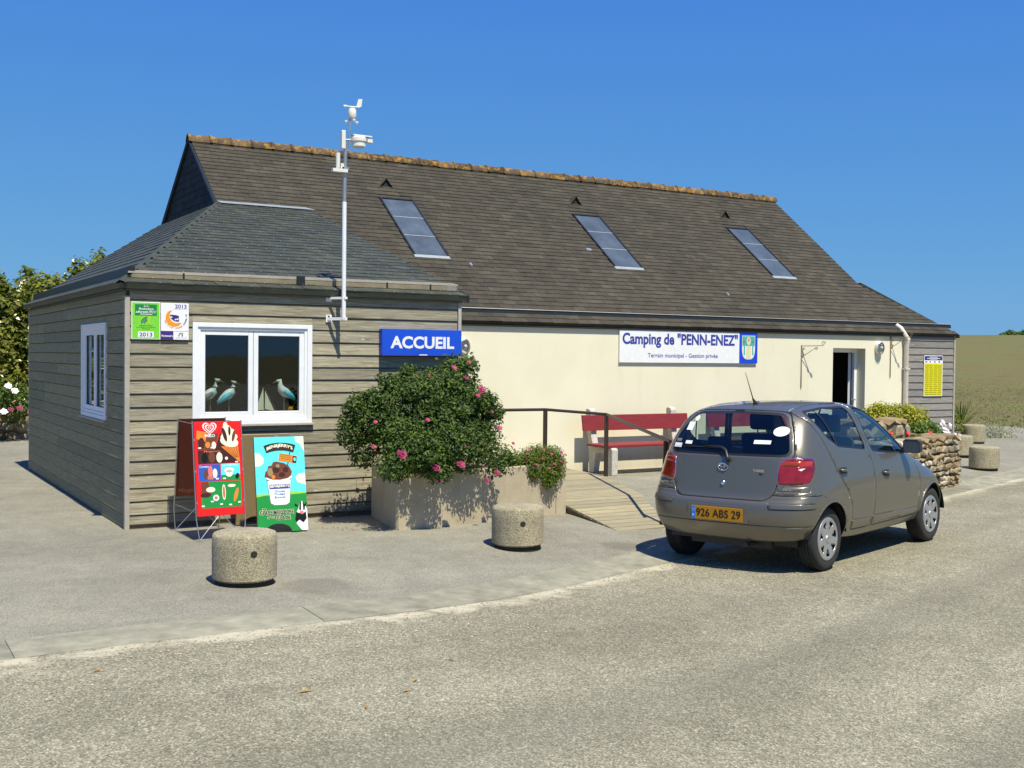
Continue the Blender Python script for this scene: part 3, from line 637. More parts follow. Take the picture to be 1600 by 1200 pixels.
# annex roofs
asl = Vector((0, BY-AY, BZ-AE)); al = asl.length
xh = lambda v: AX+(XG-AX)*v/al
roof('annex_front_roof', (0, AY, AE), (1, 0, 0), asl, [(AX, 0), (X1+.06, 0), (X1+.09, al), (XG, al)], .19, .235, 'annex_slate', seed=17, hooks=True, base='annex_slate')
lsl = Vector((XG-AX, 0, BZ-AE)); ll = lsl.length
roof('annex_side_roof', (AX, 0, AE), (0, -1, 0), lsl, [(-(YB+.08), 0), (-AY, 0), (-BY, ll), (-20.7, ll)], .17, .24, 'annex_slate', single=0, seed=19, hooks=True, base='annex_slate')
# cheek between annex roof and main roof, soffits
B(MB().prism([(X1+.02, AY+.10, AE-.09), (X1+.02, BY-.1, BZ-.12), (X1+.02, EV[0]+.1, EV[1]-.05)], (.03, 0, 0)).build('roof_cheek', 'grey_board'))
B(MB().box((AX+.03, AY+.02, AE-.075), (X1+.05, Y0+.10, AE-.062)).build('soffit', 'zinc_dark')); B(MB().box((AX+.03, Y0+.101, AE-.075), (X0+.10, YB+.06, AE-.062)).build('soffit', 'zinc_dark'))
B(MB().prism([(X1+.06, AY+.0, AE-.07), (X1+.085, AY+.0, AE-.07), (X1+.085, AY+.0, AE+.01), (X1+.06, AY+.0, AE+.01)], (0, .2, .06)).build('verge_board', 'zinc_dark'))
B(MB().box((X1+.03, EV[0]+.01, EV[1]-.07), (XE+.07, Y1-.002, EV[1]-.055)).build('soffit', 'zinc_dark'))
hA, hB = Vector((AX, AY, AE+.012)), Vector((XG, BY, BZ+.012)); hd_ = (hB-hA).normalized(); hs_ = hd_.cross(Vector((0, 0, 1))).normalized()
B(MB().add([hA-hs_*.07-Vector((0, 0, .035)), hA+Vector((0, 0, .012)), hA+hs_*.07-Vector((0, 0, .012)), hB-hs_*.07-Vector((0, 0, .035)), hB+Vector((0, 0, .012)), hB+hs_*.07-Vector((0, 0, .012))], [(0, 3, 4, 1), (1, 4, 5, 2)]).build('hip_cap', 'annex_slate'))
# lead flashing
fl = asl.normalized()
B(MB().prism([(XG+.03, BY-.10, BZ-.030+.022), (X1+.13, BY-.10, BZ-.03+.022), (X1+.02, BY+.03, BZ+.035), (XG+.0, BY+.03, BZ+.035)], (0, -.002, .006)).build('flashing', 'lead'))
# gutters standing on the slope
yg, zg = 14.967, EV[1]+SL*(14.967-EV[0])
gm = B(MB().prism([(X1+.03, yg, zg-.005), (X1+.03, yg+.012, zg+.07), (X1+.03, yg+.09, zg+.075), (X1+.03, yg+.09, zg+.055)], (XE+.02-X1, 0, -.0)).build('gutter', 'zinc_dark'))
sub(MB().tube([(X1+.03, yg+.006, zg+.072), (XE+.05, yg+.006, zg+.07)], .008, 6).build('gutter_bead', 'zinc_edge'), gm)
ag = al*.055; gy = AY+(BY-AY)*.036; gzv = AE+(BZ-AE)*.036
ga = B(MB().prism([(AX+.12, gy, gzv+.0), (AX+.12, gy+.0, gzv+.072), (AX+.12, gy+.10, gzv+.092), (AX+.12, gy+.10, gzv+.04)], (X1-.10-AX, 0, .015)).build('gutter', 'tan_gutter'))
sub(MB().prism([(AX+.12, gy-.003, gzv+.055), (AX+.12, gy-.003, gzv+.074), (AX+.12, gy+.006, gzv+.074), (AX+.12, gy+.006, gzv+.055)], (X1-.09-AX, 0, .015)).build('gutter_bead', 'zinc_edge'), ga)
for xx in (3.05, 4.35, 5.35, 5.9): sub(MB().box((xx, gy-.004, gzv+.01), (xx+.02, gy-.0005, gzv+.075)).build('gutter_joint', 'zinc_dark'), ga)
sx_, sz_ = AX+.12, AE+(BZ-AE)*.12/(XG-AX)
B(MB().prism([(sx_, gy, sz_-.0), (sx_-.002, gy, sz_+.095), (sx_+.07, gy, sz_+.105), (sx_+.07, gy, sz_+.045)], (0, YB-gy-.05, 0)).build('gutter', 'zinc_dark'))
B(MB().box((4.28, gy-.03, gzv+.0), (4.37, gy-.002, gzv+.10)).tube([(4.33, gy-.02, gzv+.02), (4.40, gy-.04, gzv-.05), (4.58, gy-.06, AE-.035)], .016, 8).build('gutter_outlet', 'zinc_dark'))
# downpipe
pxx = 17.30
dp = B(MB().tube([(pxx-.08, yg-.0, zg+.02), (pxx-.06, yg-.09, zg-.04), (pxx+.0, Y1-.10, 2.18), (pxx+.0, Y1-.065, 2.08), (pxx, Y1-.065, -.02)], .045, 12).build('downpipe', 'pipe_cream', smooth=40))
for z in (1.62, .6): sub(MB().box((pxx-.055, Y1-.115, z), (pxx+.055, Y1-.001, z+.03)).build('pipe_clip', 'pipe_cream'), dp)
# ridge tiles
n = 37; tl = (XGR-XG+.10)/n
mb = MB(); prof = [(-tl/2, .084), (tl/2-.05, .078), (tl/2-.045, .098), (tl/2-.010, .099), (tl/2, .086)]; seg = 10
vs = [(x, -r_*1.12*math.cos(math.pi*(k/seg)), r_*math.sin(math.pi*(k/seg))*1.05-.035*abs(math.cos(math.pi*k/seg))) for x, r_ in prof for k in range(seg+1)]
fs = [(i*(seg+1)+k, i*(seg+1)+k+1, (i+1)*(seg+1)+k+1, (i+1)*(seg+1)+k) for i in range(len(prof)-1) for k in range(seg)]+[tuple(range(seg, -1, -1))]
t0 = mb.add(vs, fs).build('ridge_tile', 'ridge_clay', smooth=50); g = random.Random(3)
for i in range(n):
    o = t0 if i == 0 else t0.copy()
    if i: C.objects.link(o)
    o.parent = main_roof; o.location = (XG-.05+tl*(n-1-i+.5), RY+.01, RZ+.005+g.uniform(-.004, .006)); o.rotation_euler = (g.uniform(-.02, .02), g.uniform(-.008, .008), math.pi+g.uniform(-.01, .01))
# skylights
for a, b_ in SK:
    mb = MB(); y0, y1 = SKY_Y
    def bar(u0, v0, u1, v1, c0, c1, mb):
        mb.prism([PM(u0, v0, c0), PM(u1, v0, c0), PM(u1, v1, c0), PM(u0, v1, c0)], PM(0, 0, c1)-PM(0, 0, c0))
    for r in ((a-.028, y0, a, y1), (b_, y0, b_+.028, y1), (a, y1-.03, b_, y1)): bar(*r, -.03, .028, mb)
    sk = B(mb.build('skylight', 'zinc_dark'))
    mb = MB(); bar(a-.03, y0-.06, b_+.03, y0, -.005, .012, mb); sub(mb.build('apron', 'lead'), sk)
    st = (y1-y0-.03)/3
    for i in range(3):
        mb = MB(); bar(a, y0+st*i+.006, b_, y0+st*(i+1)-.006, -.02, .012, mb); sub(mb.build('pane', 'skylight_pane'), sk)
        if i: mb = MB(); bar(a, y0+st*i-.006, b_, y0+st*i+.006, -.02, .018, mb); sub(mb.build('glazing_bar', 'lead'), sk)
# triangular roof vents
for x in (7.95, 11.80, 15.42):
    y = 17.85; w = .14; bl, br = PM(x-w, y-.06), PM(x+w, y-.06); top = (bl+br)/2+Vector((0, 0, .17)); tip = PM(x, y+.16, .005)
    mb = MB().add([bl, br, top, tip], [(0, 2, 3), (1, 3, 2), (0, 3, 1)])
    vt = B(mb.build('roof_vent', 'main_slate')); e = Vector((0, .03, 0)); sub(MB().add([bl+e, br+e, top+e*1.2], [(0, 1, 2)]).build('vent_mouth', 'dark_interior'), vt)
for p, r_ in (((8.62, 16.0), .02), ((11.25, 16.55), .05), ((13.6, 15.6), .02)):
    B(MB().prism([PM(p[0]-r_, p[1]-.02, .004), PM(p[0]+r_, p[1]-.02, .004), PM(p[0]+r_, p[1]+.03, .004), PM(p[0]-r_, p[1]+.03, .004)], Vector((0, 0, .02))).build('slate_clip', 'galv'))
# ---------------------------------------------------------------- signs on the walls
FX, FZ = (1, 0, 0), (0, 0, 1)
def board_sign(name, label, a0, z0, a1, z1, y, th, mat, cat='sign', edge=None):
    o = MB().box((a0, y-th, z0), (a1, y, z1)).build(name, mat, bevel=.002); tag(o, label, cat)
    return o, Panel((a0, y-th, z0), FX, FZ)
yb = Y0-.024
o, P = board_sign('accueil_sign', 'blue box sign reading ACCUEIL on the weathered boarding', 5.21, 1.785, 6.212, 2.085, yb, .085, 'p_blue')
P.rect('sign_rim', -.0, -.0, 1.002, .012, .0012, 'p_navy', o); P.text('ACCUEIL', .10, .082, .905, .222, .0018, 'p_white', o, .035)
P.rect('maker_label', .46, .006, .56, .017, .002, 'p_white', o)
o, P = board_sign('approval_sign', 'lime green approval plate dated 2013 beside the corner post', 2.505, 1.925, 2.790, 2.302, yb, .012, 'p_white')
P.rect('green_field', .008, .008, .277, .369, .001, 'p_lime', o); P.rect('dark_band', .035, .24, .25, .352, .002, 'p_green', o); P.rect('year_box', .065, .018, .22, .078, .002, 'p_white', o)
P.text('2013', .078, .028, .205, .068, .003, 'p_navy', o, .02); P.text('Ici,', .118, .325, .17, .343, .003, 'p_white', o, .015, shear=.2); P.text('Reduction', .072, .296, .215, .319, .003, 'p_white', o, .015, shear=.2); P.text('adherents FFCC', .042, .265, .245, .289, .003, 'p_white', o, .015, shear=.2); P.rect('small_print', .085, .250, .205, .256, .003, 'p_white', o)
for i, rr in enumerate((.062, .047, .032)):
    P.poly('arch_logo', [(.155-rr*math.cos(t), .160+rr*1.05*math.sin(t)) for t in [math.pi/2*k/8 for k in range(9)]]+[(.155-(rr-.009)*math.cos(t), .160+(rr-.009)*1.05*math.sin(t)) for t in [math.pi/2*k/8 for k in range(8, -1, -1)]], .002, 'p_dgreen' if i != 1 else 'p_skyblue', o)
P.rect('logo_bar', .165, .155, .185, .228, .002, 'p_grass2', o); P.text('FFCC', .167, .165, .183, .22, .003, 'p_yellow', o, .02, rot=0)
for z, w_, t in ((.140, .13, 'Federation Francaise'), (.121, .19, 'de Camping et de Caravaning'), (.106, .075, 'www.ffcc.fr')): P.text(t, .143-w_/2, z-.005, .143+w_/2, z+.005, .003, 'p_dgreen', o, .01)
o, P = board_sign('stopover_sign', 'white stopover plate with yellow crescent and purple camper van', 2.796, 2.012, 3.078, 2.298, yb, .012, 'p_white')
P.rect('year_box', .125, .225, .27, .281, .0015, 'p_white', o); P.text('2013', .14, .233, .258, .274, .0025, 'p_navy', o, .02)
cr = [(.135+.088*math.cos(t), .135+.088*math.sin(t)) for t in [R(120)+R(200)*k/20 for k in range(21)]]+[(.158+.072*math.cos(t), .155+.072*math.sin(t)) for t in [R(300)-R(170)*k/18 for k in range(19)]]
P.poly('crescent', cr, .0015, 'p_orange', o)
P.poly('camper_emblem', [(.088, .165), (.10, .13), (.135, .105), (.178, .098), (.183, .118), (.178, .135), (.182, .155), (.15, .165), (.11, .168)], .0025, 'p_purple', o)
for a, b_, c, d in ((.094, .135, .112, .150), (.138, .112, .152, .126), (.156, .115, .175, .130)): P.rect('camper_window', a, b_, c, d, .0035, 'p_white', o)
for i, ch in enumerate('FFCC - Stop Accueil Camping Car'):
    t = R(200)+R(175)*i/30; 
    if ch != ' ': P.text(ch, .145+.112*math.cos(t)-.005, .145+.112*math.sin(t)-.007, .145+.112*math.cos(t)+.005, .145+.112*math.sin(t)+.007, .002, 'p_purple' if i > 18 else 'p_orange', o, .01, rot=t+math.pi/2)
o, P = board_sign('partner_sign', 'small white and purple plate reading Partenaire', 2.796, 1.925, 3.078, 2.009, yb, .012, 'p_white')
P.rect('purple_half', 0, 0, .125, .084, .001, 'p_purple', o); P.text('Partenaire', .006, .028, .12, .05, .002, 'p_white', o, .02); P.text('Federation Francaise', .15, .018, .26, .026, .002, 'p_grey', o)
P.poly('arch_logo', [(.205-.03*math.cos(t), .036+.038*math.sin(t)) for t in [math.pi/2*k/8 for k in range(9)]]+[(.205-.02*math.cos(t), .036+.028*math.sin(t)) for t in [math.pi/2*k/8 for k in range(8, -1, -1)]], .002, 'p_grey', o); P.rect('logo_bar', .208, .036, .222, .072, .002, 'p_grey', o)
o, P = board_sign('camping_sign', 'long white sign reading Camping de PENN-ENEZ with a crest', 10.685, 1.715, 13.60, 2.238, Y1-.004, .03, 'p_white')
P.text('Camping de "PENN-ENEZ"', .055, .24, 2.47, .485, .0018, 'p_navy', o, .033); P.text('Terrain municipal - Gestion privée', .56, .065, 2.03, .155, .0018, 'p_navy', o, .008)
P.rect('crest_field', 2.505, .0, 2.915, .523, .0015, 'p_crest_blue', o)
sh = lambda w, h: [(-w, h), (w, h)]+[(w*math.cos(t)**.6 if t < 1.57 else 0, -h*.2-h*.95*math.sin(t)) for t in [1.57*k/10 for k in range(11)]]+[(-w*math.cos(t)**.6 if t < 1.57 else 0, -h*.2-h*.95*math.sin(t)) for t in [1.57*k/10 for k in range(9, -1, -1)]]
P.poly('shield', [(2.71+a, .285+b_) for a, b_ in sh(.148, .19)], .0025, 'p_cream', o); P.poly('shield_field', [(2.71+a, .285+b_) for a, b_ in sh(.138, .18)], .0035, 'p_white', o)
P.rect('crest_chief', 2.572, .30, 2.848, .465, .0045, 'p_teal', o); P.rect('crest_base', 2.655, .09, 2.765, .295, .0045, 'p_cream', o)
for a in (2.60, 2.79): P.rect('crest_pale', a, .14, a+.03, .298, .0045, 'p_teal', o)
P.oval('crest_charge', 2.71, .382, .045, .07, .0055, 'p_cream', o); P.oval('crest_charge', 2.71, .40, .018, .03, .0065, 'p_waffle', o); P.oval('crest_charge', 2.61, .37, .024, .026, .0055, 'p_grey', o); P.oval('crest_charge', 2.81, .37, .024, .026, .0055, 'p_grey', o)
o, P = board_sign('timetable_poster', 'yellow timetable poster with purple header on grey boarding', 17.835, 1.112, 18.365, 1.895, Y1-.024, .008, 'p_white')
P.rect('yellow_field', .012, .012, .518, .63, .0008, 'p_yellow', o); P.rect('header', .012, .69, .518, .77, .0008, 'p_purple', o)
P.rect('header_line', .15, .745, .38, .755, .002, 'p_white', o); P.rect('header_line', .08, .72, .45, .731, .002, 'p_white', o); P.rect('header_line', .16, .70, .37, .708, .002, 'p_white', o)
for i, (a, w_) in enumerate(((.06, .06), (.17, .04), (.3, .05), (.43, .05))): P.oval('symbol', a, .66, w_/2, .013, .0016, 'p_black' if i % 2 else 'p_navy', o, 10)
g = random.Random(2)
for c in range(4):
    for r_ in range(15): P.rect('table_row', .03+.122*c, .03+.039*r_, .03+.122*c+g.uniform(.085, .11), .03+.039*r_+.014, .0016, 'p_olive', o)

# ---------------------------------------------------------------- wall lamps and iron brackets
def wall_lamp(x, z, label):
    mb = MB()
    prof = [(.0, .0), (.095, .0), (.10, .02), (.098, .055), (.085, .065)]
    o = MB().lathe([(r_, -h) for r_, h in prof], 24, 0, (0, 0, 0), 'y').build('wall_lamp', 'offwhite_plastic', smooth=40); o.location = (x, Y1-.002, z); o.scale = (.92, 1, 1.25)
    d = MB().lathe([(.078, -.062), (.076, -.085), (.062, -.115), (.035, -.132), (.0005, -.137)], 24, 0, (0, 0, 0), 'y').build('lamp_glass', 'lamp_glass', o, smooth=True)
    MB().lathe([(.0005, -.115), (.02, -.11), (.026, -.09), (.02, -.06)], 12, 0, (0, 0, 0), 'y').build('bulb', 'offwhite_plastic', o, smooth=True)
    MB().lathe([(.09, -.060), (.094, -.078), (.080, -.080)], 24, 0, (0, 0, 0), 'y').build('rim', 'galv', o, smooth=True)
    return tag(o, label, 'lamp', 'oval bulkhead lamps on the cream wall')
wall_lamp(16.60, 2.02, 'oval bulkhead lamp on the cream wall right of the doorway'); wall_lamp(7.875, 1.93, 'oval bulkhead lamp half hidden behind the boarded corner')
def bracket(x, z, L, label):
    mb = MB(); y = Y1-.012; mb.tube([(x, y, z-.75), (x, y, z+.02)], .008, 6); mb.tube([(x, y, z), (x+.0, y-.02, z), (x+L*.45, y-.28, z+.01)], .007, 6)
    mb.tube([(x, y, z-.2), (x+L*.30, y-.19, z-.02)], .006, 6)
    for cx, cy, cz, r_ in ((x+L*.45, y-.28, z+.05, .04), (x+L*.30, y-.19, z-.045, .03), (x+.03, y-.01, z-.055, .025), (x+.03, y-.01, z-.15, .02)):
        mb.tube([(cx+r_*(1-k/26)*math.cos(k*.45)*.8, cy-r_*(1-k/26)*math.cos(k*.45)*.5, cz+r_*(1-k/26)*math.sin(k*.45)) for k in range(20)], .005, 5)
    return tag(mb.build('hanging_bracket', 'rust_iron', smooth=True), label, 'bracket', 'scrolled iron brackets on the cream wall')
bracket(14.66, 2.03, .55, 'scrolled iron bracket on the cream wall left of the doorway'); bracket(16.93, 2.22, .5, 'scrolled iron bracket beside the downpipe')

# ---------------------------------------------------------------- weather station mast
mx, my = 4.715, Y0-.19
mast = thing('weather_mast', 'white pole with weather instruments fixed to the boarding above the roof', 'weather station', (mx, my, 2.17))
def hang(o, root): o.parent = root; o.matrix_parent_inverse = Matrix.Translation(-root.location); return o
hang(MB().tube([(mx, my, 2.17), (mx, my, 3.45)], .024, 14).build('pole', 'white_paint', smooth=40), mast)
hang(MB().tube([(mx, my, 3.44), (mx+.008, my, 4.10)], .02, 12).build('upper_pole', 'galv', smooth=40), mast)
for z, w_ in ((2.41, .016), (2.185, .02)):
    br = hang(MB().box((mx-.14, yb-.004, z-.04), (mx-.075, yb+.012, z+.04)).prism([(mx-.13, yb, z-w_), (mx-.10, yb, z-w_), (mx+.03, my-.03, z-w_), (mx-.0, my-.035, z-w_)], (0, 0, w_*1.6)).build('wall_bracket', 'white_paint'), mast)
    bo = MB().box((mx-.12, yb-.012, z+.01), (mx-.10, yb-.004, z+.03)).build('bolt', 'black_metal', br)
zt = 4.10
hang(MB().box((mx-.045, my-.03, 4.02), (mx+.0, my+.02, 4.22)).build('receiver_box', 'offwhite_plastic', bevel=.006), mast)
hang(MB().tube([(mx+.055, my, 4.05), (mx+.06, my, 4.37)], .011, 8).tube([(mx-.02, my, 4.12), (mx+.20, my, 4.14)], .012, 8).build('instrument_arm', 'galv'), mast)
sh_ = hang(MB().lathe([(.0005, 4.05), (.055, 4.05), (.075, 4.06), (.075, 4.11), (.085, 4.115), (.085, 4.15), (.06, 4.17), (.0005, 4.172)], 18, 0, (mx+.155, my-.02, 0)).build('sensor_shield', 'offwhite_plastic', smooth=40), mast)
MB().box((mx+.08, my-.05, 4.172), (mx+.30, my+.03, 4.186)).box((mx+.25, my-.04, 4.115), (mx+.31, my+.02, 4.155)).build('solar_panel', 'offwhite_plastic', sh_)
an = hang(MB().lathe([(.0005, 4.36), (.035, 4.36), (.045, 4.38), (.042, 4.45), (.03, 4.47), (.0005, 4.472)], 16, 0, (mx+.085, my, 0)).build('anemometer', 'offwhite_plastic', smooth=40), mast)
MB().tube([(mx+.0, my, 4.485), (mx+.17, my, 4.492)], .008, 8).prism([(mx+.13, my-.004, 4.495), (mx+.19, my-.004, 4.50), (mx+.20, my-.004, 4.585), (mx+.155, my-.004, 4.58)], (0, .006, 0)).tube([(mx-.02, my, 4.483), (mx+.02, my, 4.486)], .014, 8).build('wind_vane', 'offwhite_plastic', an)
cu_ = MB()
for k in range(3):
    t = k*2.094+.4; e = Vector((mx+.085+.07*math.cos(t), my+.07*math.sin(t), 4.325)); cu_.tube([(mx+.085, my, 4.335), e], .004, 5); cu_.lathe([(.0005, -.018), (.013, -.012), (.019, .0), (.017, .016)], 10, 0, e)
cu_.build('wind_cups', 'offwhite_plastic', an, smooth=True)
rg = hang(MB().lathe([(.018, 3.80), (.022, 3.81), (.024, 3.97)], 12, 0, (mx-.085, my-.02, 0)).box((mx-.15, my-.045, 3.765), (mx+.02, my+.005, 3.80)).box((mx-.055, my-.03, 3.80), (mx-.02, my+.0, 3.86)).build('rain_gauge', 'offwhite_plastic'), mast)
MB().box((mx-.04, my-.03, 3.80), (mx+.04, my+.03, 3.822)).build('clamp', 'galv', rg)

# ---------------------------------------------------------------- ornaments inside the front window
def bird(x, z, h, flip, lean, label, m2='p_birdblue'):
    y = Y0+.17; s = flip
    spine = [(x-s*.115*h/.2, y, z-.075), (x-s*.07, y, z-.035), (x-s*.01, y, z+.0), (x+s*.035, y, z+.04), (x+s*(.045+lean*.3), y, z+.085), (x+s*(.05+lean), y, z+h*.62), (x+s*(.085+lean), y, z+h*.62-.005)]
    o = MB().tube(spine, [.008, .034, .054, .045, .028, .026, .014], 12).build('bird_figurine', 'p_bird', smooth=True)
    MB().tube([(x-s*.135, y-.034, z-.095), (x-s*.06, y-.046, z-.03), (x+s*.015, y-.044, z+.02)], [.006, .032, .018], 10).build('wing', m2, o, smooth=True)
    MB().tube([(x+s*(.07+lean), y, z+h*.62), (x+s*(.13+lean), y, z+h*.62-.03)], [.008, .002], 6).build('beak', 'p_tan', o)
    MB().tube([(x, y, z-.02), (x, y, 1.118)], .005, 6).lathe([(.0005, 1.112), (.035, 1.112), (.035, 1.122), (.0005, 1.122)], 14, 0, (x, y, 0)).build('stand', 'p_tan', o)
    return tag(o, label, 'figurine', 'painted birds in the window')
bird(3.36, 1.355, .25, 1, .015, 'pale painted bird looking away behind the left pane', 'p_grey')
bird(3.56, 1.35, .22, 1, -.01, 'pale bird with blue wing and bent neck behind the left pane')
bird(4.17, 1.37, .21, -1, .0, 'pale bird with blue wing and long beak beside the model boat')
bx, by_ = 3.96, Y0+.2
o = MB().prism([(bx-.11, by_-.03, 1.118), (bx+.10, by_-.03, 1.118), (bx+.13, by_-.03, 1.15), (bx-.12, by_-.03, 1.15)], (0, .06, 0)).build('model_boat', 'p_tan', bevel=.008); tag(o, 'small model sailing boat on the sill behind the glass', 'model boat')
MB().tube([(bx, by_, 1.15), (bx-.02, by_, 1.43)], .004, 6).tube([(bx+.01, by_, 1.40), (bx+.13, by_, 1.17)], .002, 5).build('mast', 'p_tan', o)
for pts in (((bx-.015, 1.42), (bx-.10, 1.18), (bx-.01, 1.18)), ((bx+.005, 1.39), (bx+.005, 1.19), (bx+.11, 1.17))): MB().prism([(a, by_-.004, z) for a, z in pts], (0, .003, 0)).build('sail', 'p_cloud', o)
tag(MB().lathe([(.0005, 1.112), (.03, 1.112), (.025, 1.15), (.012, 1.165), (.03, 1.185), (.028, 1.21), (.0005, 1.22)], 14, 0, (4.245, Y0+.17, 0)).build('figurine', 'p_orange', smooth=40), 'tiny orange ornament in the corner of the front window', 'figurine')

# ---------------------------------------------------------------- bollards
def bollard_mesh():
    prof = [(.0005, .03), (.222, .03), (.232, .045), (.250, .05), (.252, .30), (.250, .375), (.24, .397), (.21, .408), (.0005, .412)]
    return MB().lathe(prof, 40).build('bollard', 'washed_concrete', smooth=50)
bol = None
for x, y, rz, lab in ((2.73, 8.78, -.02, 'round pebbled concrete bollard standing in front of the two ice cream boards'), (5.64, 9.47, -.33, 'round pebbled concrete bollard in front of the big planter'), (17.14, 12.93, 2.3, 'round concrete bollard on the kerb beyond the stone wall'), (21.3, 16.35, 2.6, 'round concrete bollard with silvery plant behind'), (18.35, 14.4, 2.9, 'round concrete bollard mostly hidden behind the dry stone wall')):
    if bol is None: o = bollard_mesh(); bol = o
    else: o = bol.copy(); C.objects.link(o)
    z = gz(x, y) if x < 20 else gz(x, y); o.location = (x, y, z); o.rotation_euler = (0, 0, rz); tag(o, lab, 'bollard', 'round concrete bollards')
    h = MB(); 
    for a in (-.86, 2.28):      # lifting holes
        h.lathe([(.0005, -.2545), (.020, -.2543), (.027, -.2525)], 12, 0, (0, 0, .26), 'y')
        break
    hh_ = h.build('lifting_hole', 'dark_interior', o); hh_.rotation_euler = (0, 0, 0)
    b_ = MB().lathe([(.225, -.03), (.225, .035)], 30).build('undercut_shade', 'dark_interior', o)  # near-black ring under the bollard, the undercut's shadow put into its colour

# ---------------------------------------------------------------- advertising boards
def rotz_frame(o, ang, tilt):
    ux = Vector((math.cos(ang), math.sin(ang), 0)); back = Vector((-math.sin(ang), math.cos(ang), 0)); uz = (Vector((0, 0, 1))*math.cos(tilt)+back*math.sin(tilt)); return Panel(o, ux, uz)
# red ice cream board on a wire stand
P = rotz_frame((2.90, 10.80, gz(3, 11)+.235), R(4), R(8)); w_, h_ = .47, .905
o = MB().prism([P.p(0, 0, -.02), P.p(w_, 0, -.02), P.p(w_, h_, -.02), P.p(0, h_, -.02)], P.n*.02).build('ice_cream_board', 'p_red', bevel=.003); tag(o, 'red ice cream price board on a wire stand leaning by the boarding', 'sign')
gl = gz(3, 11); Q = rotz_frame((2.87, 11.52, gl+.235), R(4), R(-7))
MB().prism([Q.p(0, .12, -.012), Q.p(w_, .12, -.012), Q.p(w_, h_, -.012), Q.p(0, h_, -.012)], Q.n*.012).build('back_panel', 'p_choc', o)
Q2 = Panel(Q.p(w_, 0, -.0125), -Q.x, Q.z)
Q.text('Magnum', .02, .145, .30, .20, .001, 'p_cocoa', o, .01)
mbw = MB()
for PP, sgn in ((P, 1), (Q, -1)):
    f0, f1 = PP.p(-.008, h_, -.01), PP.p(w_+.008, h_, -.01)
    for a in (-.008, w_+.008): mbw.tube([PP.p(a, h_+.01, -.01), PP.p(a, -.02, -.01), PP.p(a+(.02 if a < 0 else -.02), -.225/math.cos(R(8)), -.0)], .005, 6)
    lo_ = -.225; mid_ = w_/2
    mbw.tube([PP.p(.012, lo_, .0), PP.p(mid_, .02, -.012 if sgn > 0 else .01), PP.p(w_-.012, lo_, .0)], .005, 6)
for a in (.0, w_): mbw.tube([P.p(a, h_*.98, -.01), Q.p(a, h_*.98, 0)], .004, 6); mbw.tube([P.p(a, .04, -.02), Q.p(a, .04, 0)], .003, 6)
mbw.build('wire_stand', 'steel_rod', o)
for a in (0, w_):
    for zz in (.12, .42, .72): MB().box((0, 0, 0), (.012, .02, .02), 0, Matrix.Translation(P.p(a-.006, zz, .0))).build('clip', 'steel_rod', o)
c = .001
P.rect('price_panel', .03, .50, .44, .63, c, 'p_choc', o); P.poly('price_panel', [(.03, .635), (.20, .635), (.24, .79), (.03, .80)], c, 'p_cocoa', o); P.poly('price_panel', [(.20, .636), (.44, .50), (.44, .58), (.26, .79)], c*1.6, 'p_choc', o)
P.poly('orange_tag', [(.02, .74), (.11, .71), (.13, .80), (.03, .82)], c*2.2, 'p_waffle', o)
P.rect('price_panel', .03, .335, .245, .492, c, 'p_skyblue', o); P.rect('price_panel', .252, .335, .44, .492, c, 'p_cyan', o); P.rect('price_panel', .252, .335, .44, .385, c*2, 'p_grass', o); P.rect('price_panel', .05, .075, .445, .325, c, 'p_grass', o); P.poly('price_panel', [(.05, .2), (.15, .2), (.12, .325), (.05, .325)], c*1.5, 'p_cocoa', o)
# double-lined heart logo and name
def heart(cx, cz, s): return [(cx+s*16*math.sin(t)**3/16, cz+s*(13*math.cos(t)-5*math.cos(2*t)-2*math.cos(3*t)-math.cos(4*t))/16) for t in [2*math.pi*k/40 for k in range(40)]]
for s_, mt, cc in ((.070, 'p_white', 2), (.058, 'p_red', 3), (.046, 'p_white', 4), (.032, 'p_red', 5), (.018, 'p_white', 6), (.011, 'p_red', 7)): P.poly('heart_logo', heart(.155, .842, s_), c*cc*.8, mt, o)
P.text('MIKO', .105, .755, .205, .782, c*3, 'p_white', o, .03)
P.poly('cone_wafer', [(.26, .66), (.43, .67), (.445, .50)], c*2.5, 'p_waffle', o)
for i, (a, z, ra, rb, mt) in enumerate(((.345, .705, .092, .05, 'p_cloud'), (.345, .75, .085, .045, 'p_cloud'), (.34, .79, .066, .04, 'p_cloud'), (.325, .83, .045, .038, 'p_cloud'), (.312, .865, .022, .03, 'p_cloud'), (.30, .775, .018, .07, 'p_choc'), (.39, .76, .015, .055, 'p_cocoa'), (.35, .81, .012, .045, 'p_choc'))): P.oval('ice_cream', a, z, ra, rb, c*(3+i*.5), mt, o, rot=.25*(i % 3-1))
for k in range(5): P.poly('wafer_line', [(.29+.03*k, .655), (.295+.03*k, .655), (.40+.008*k, .55), (.395+.008*k, .55)], c*3.2, 'p_cocoa', o)
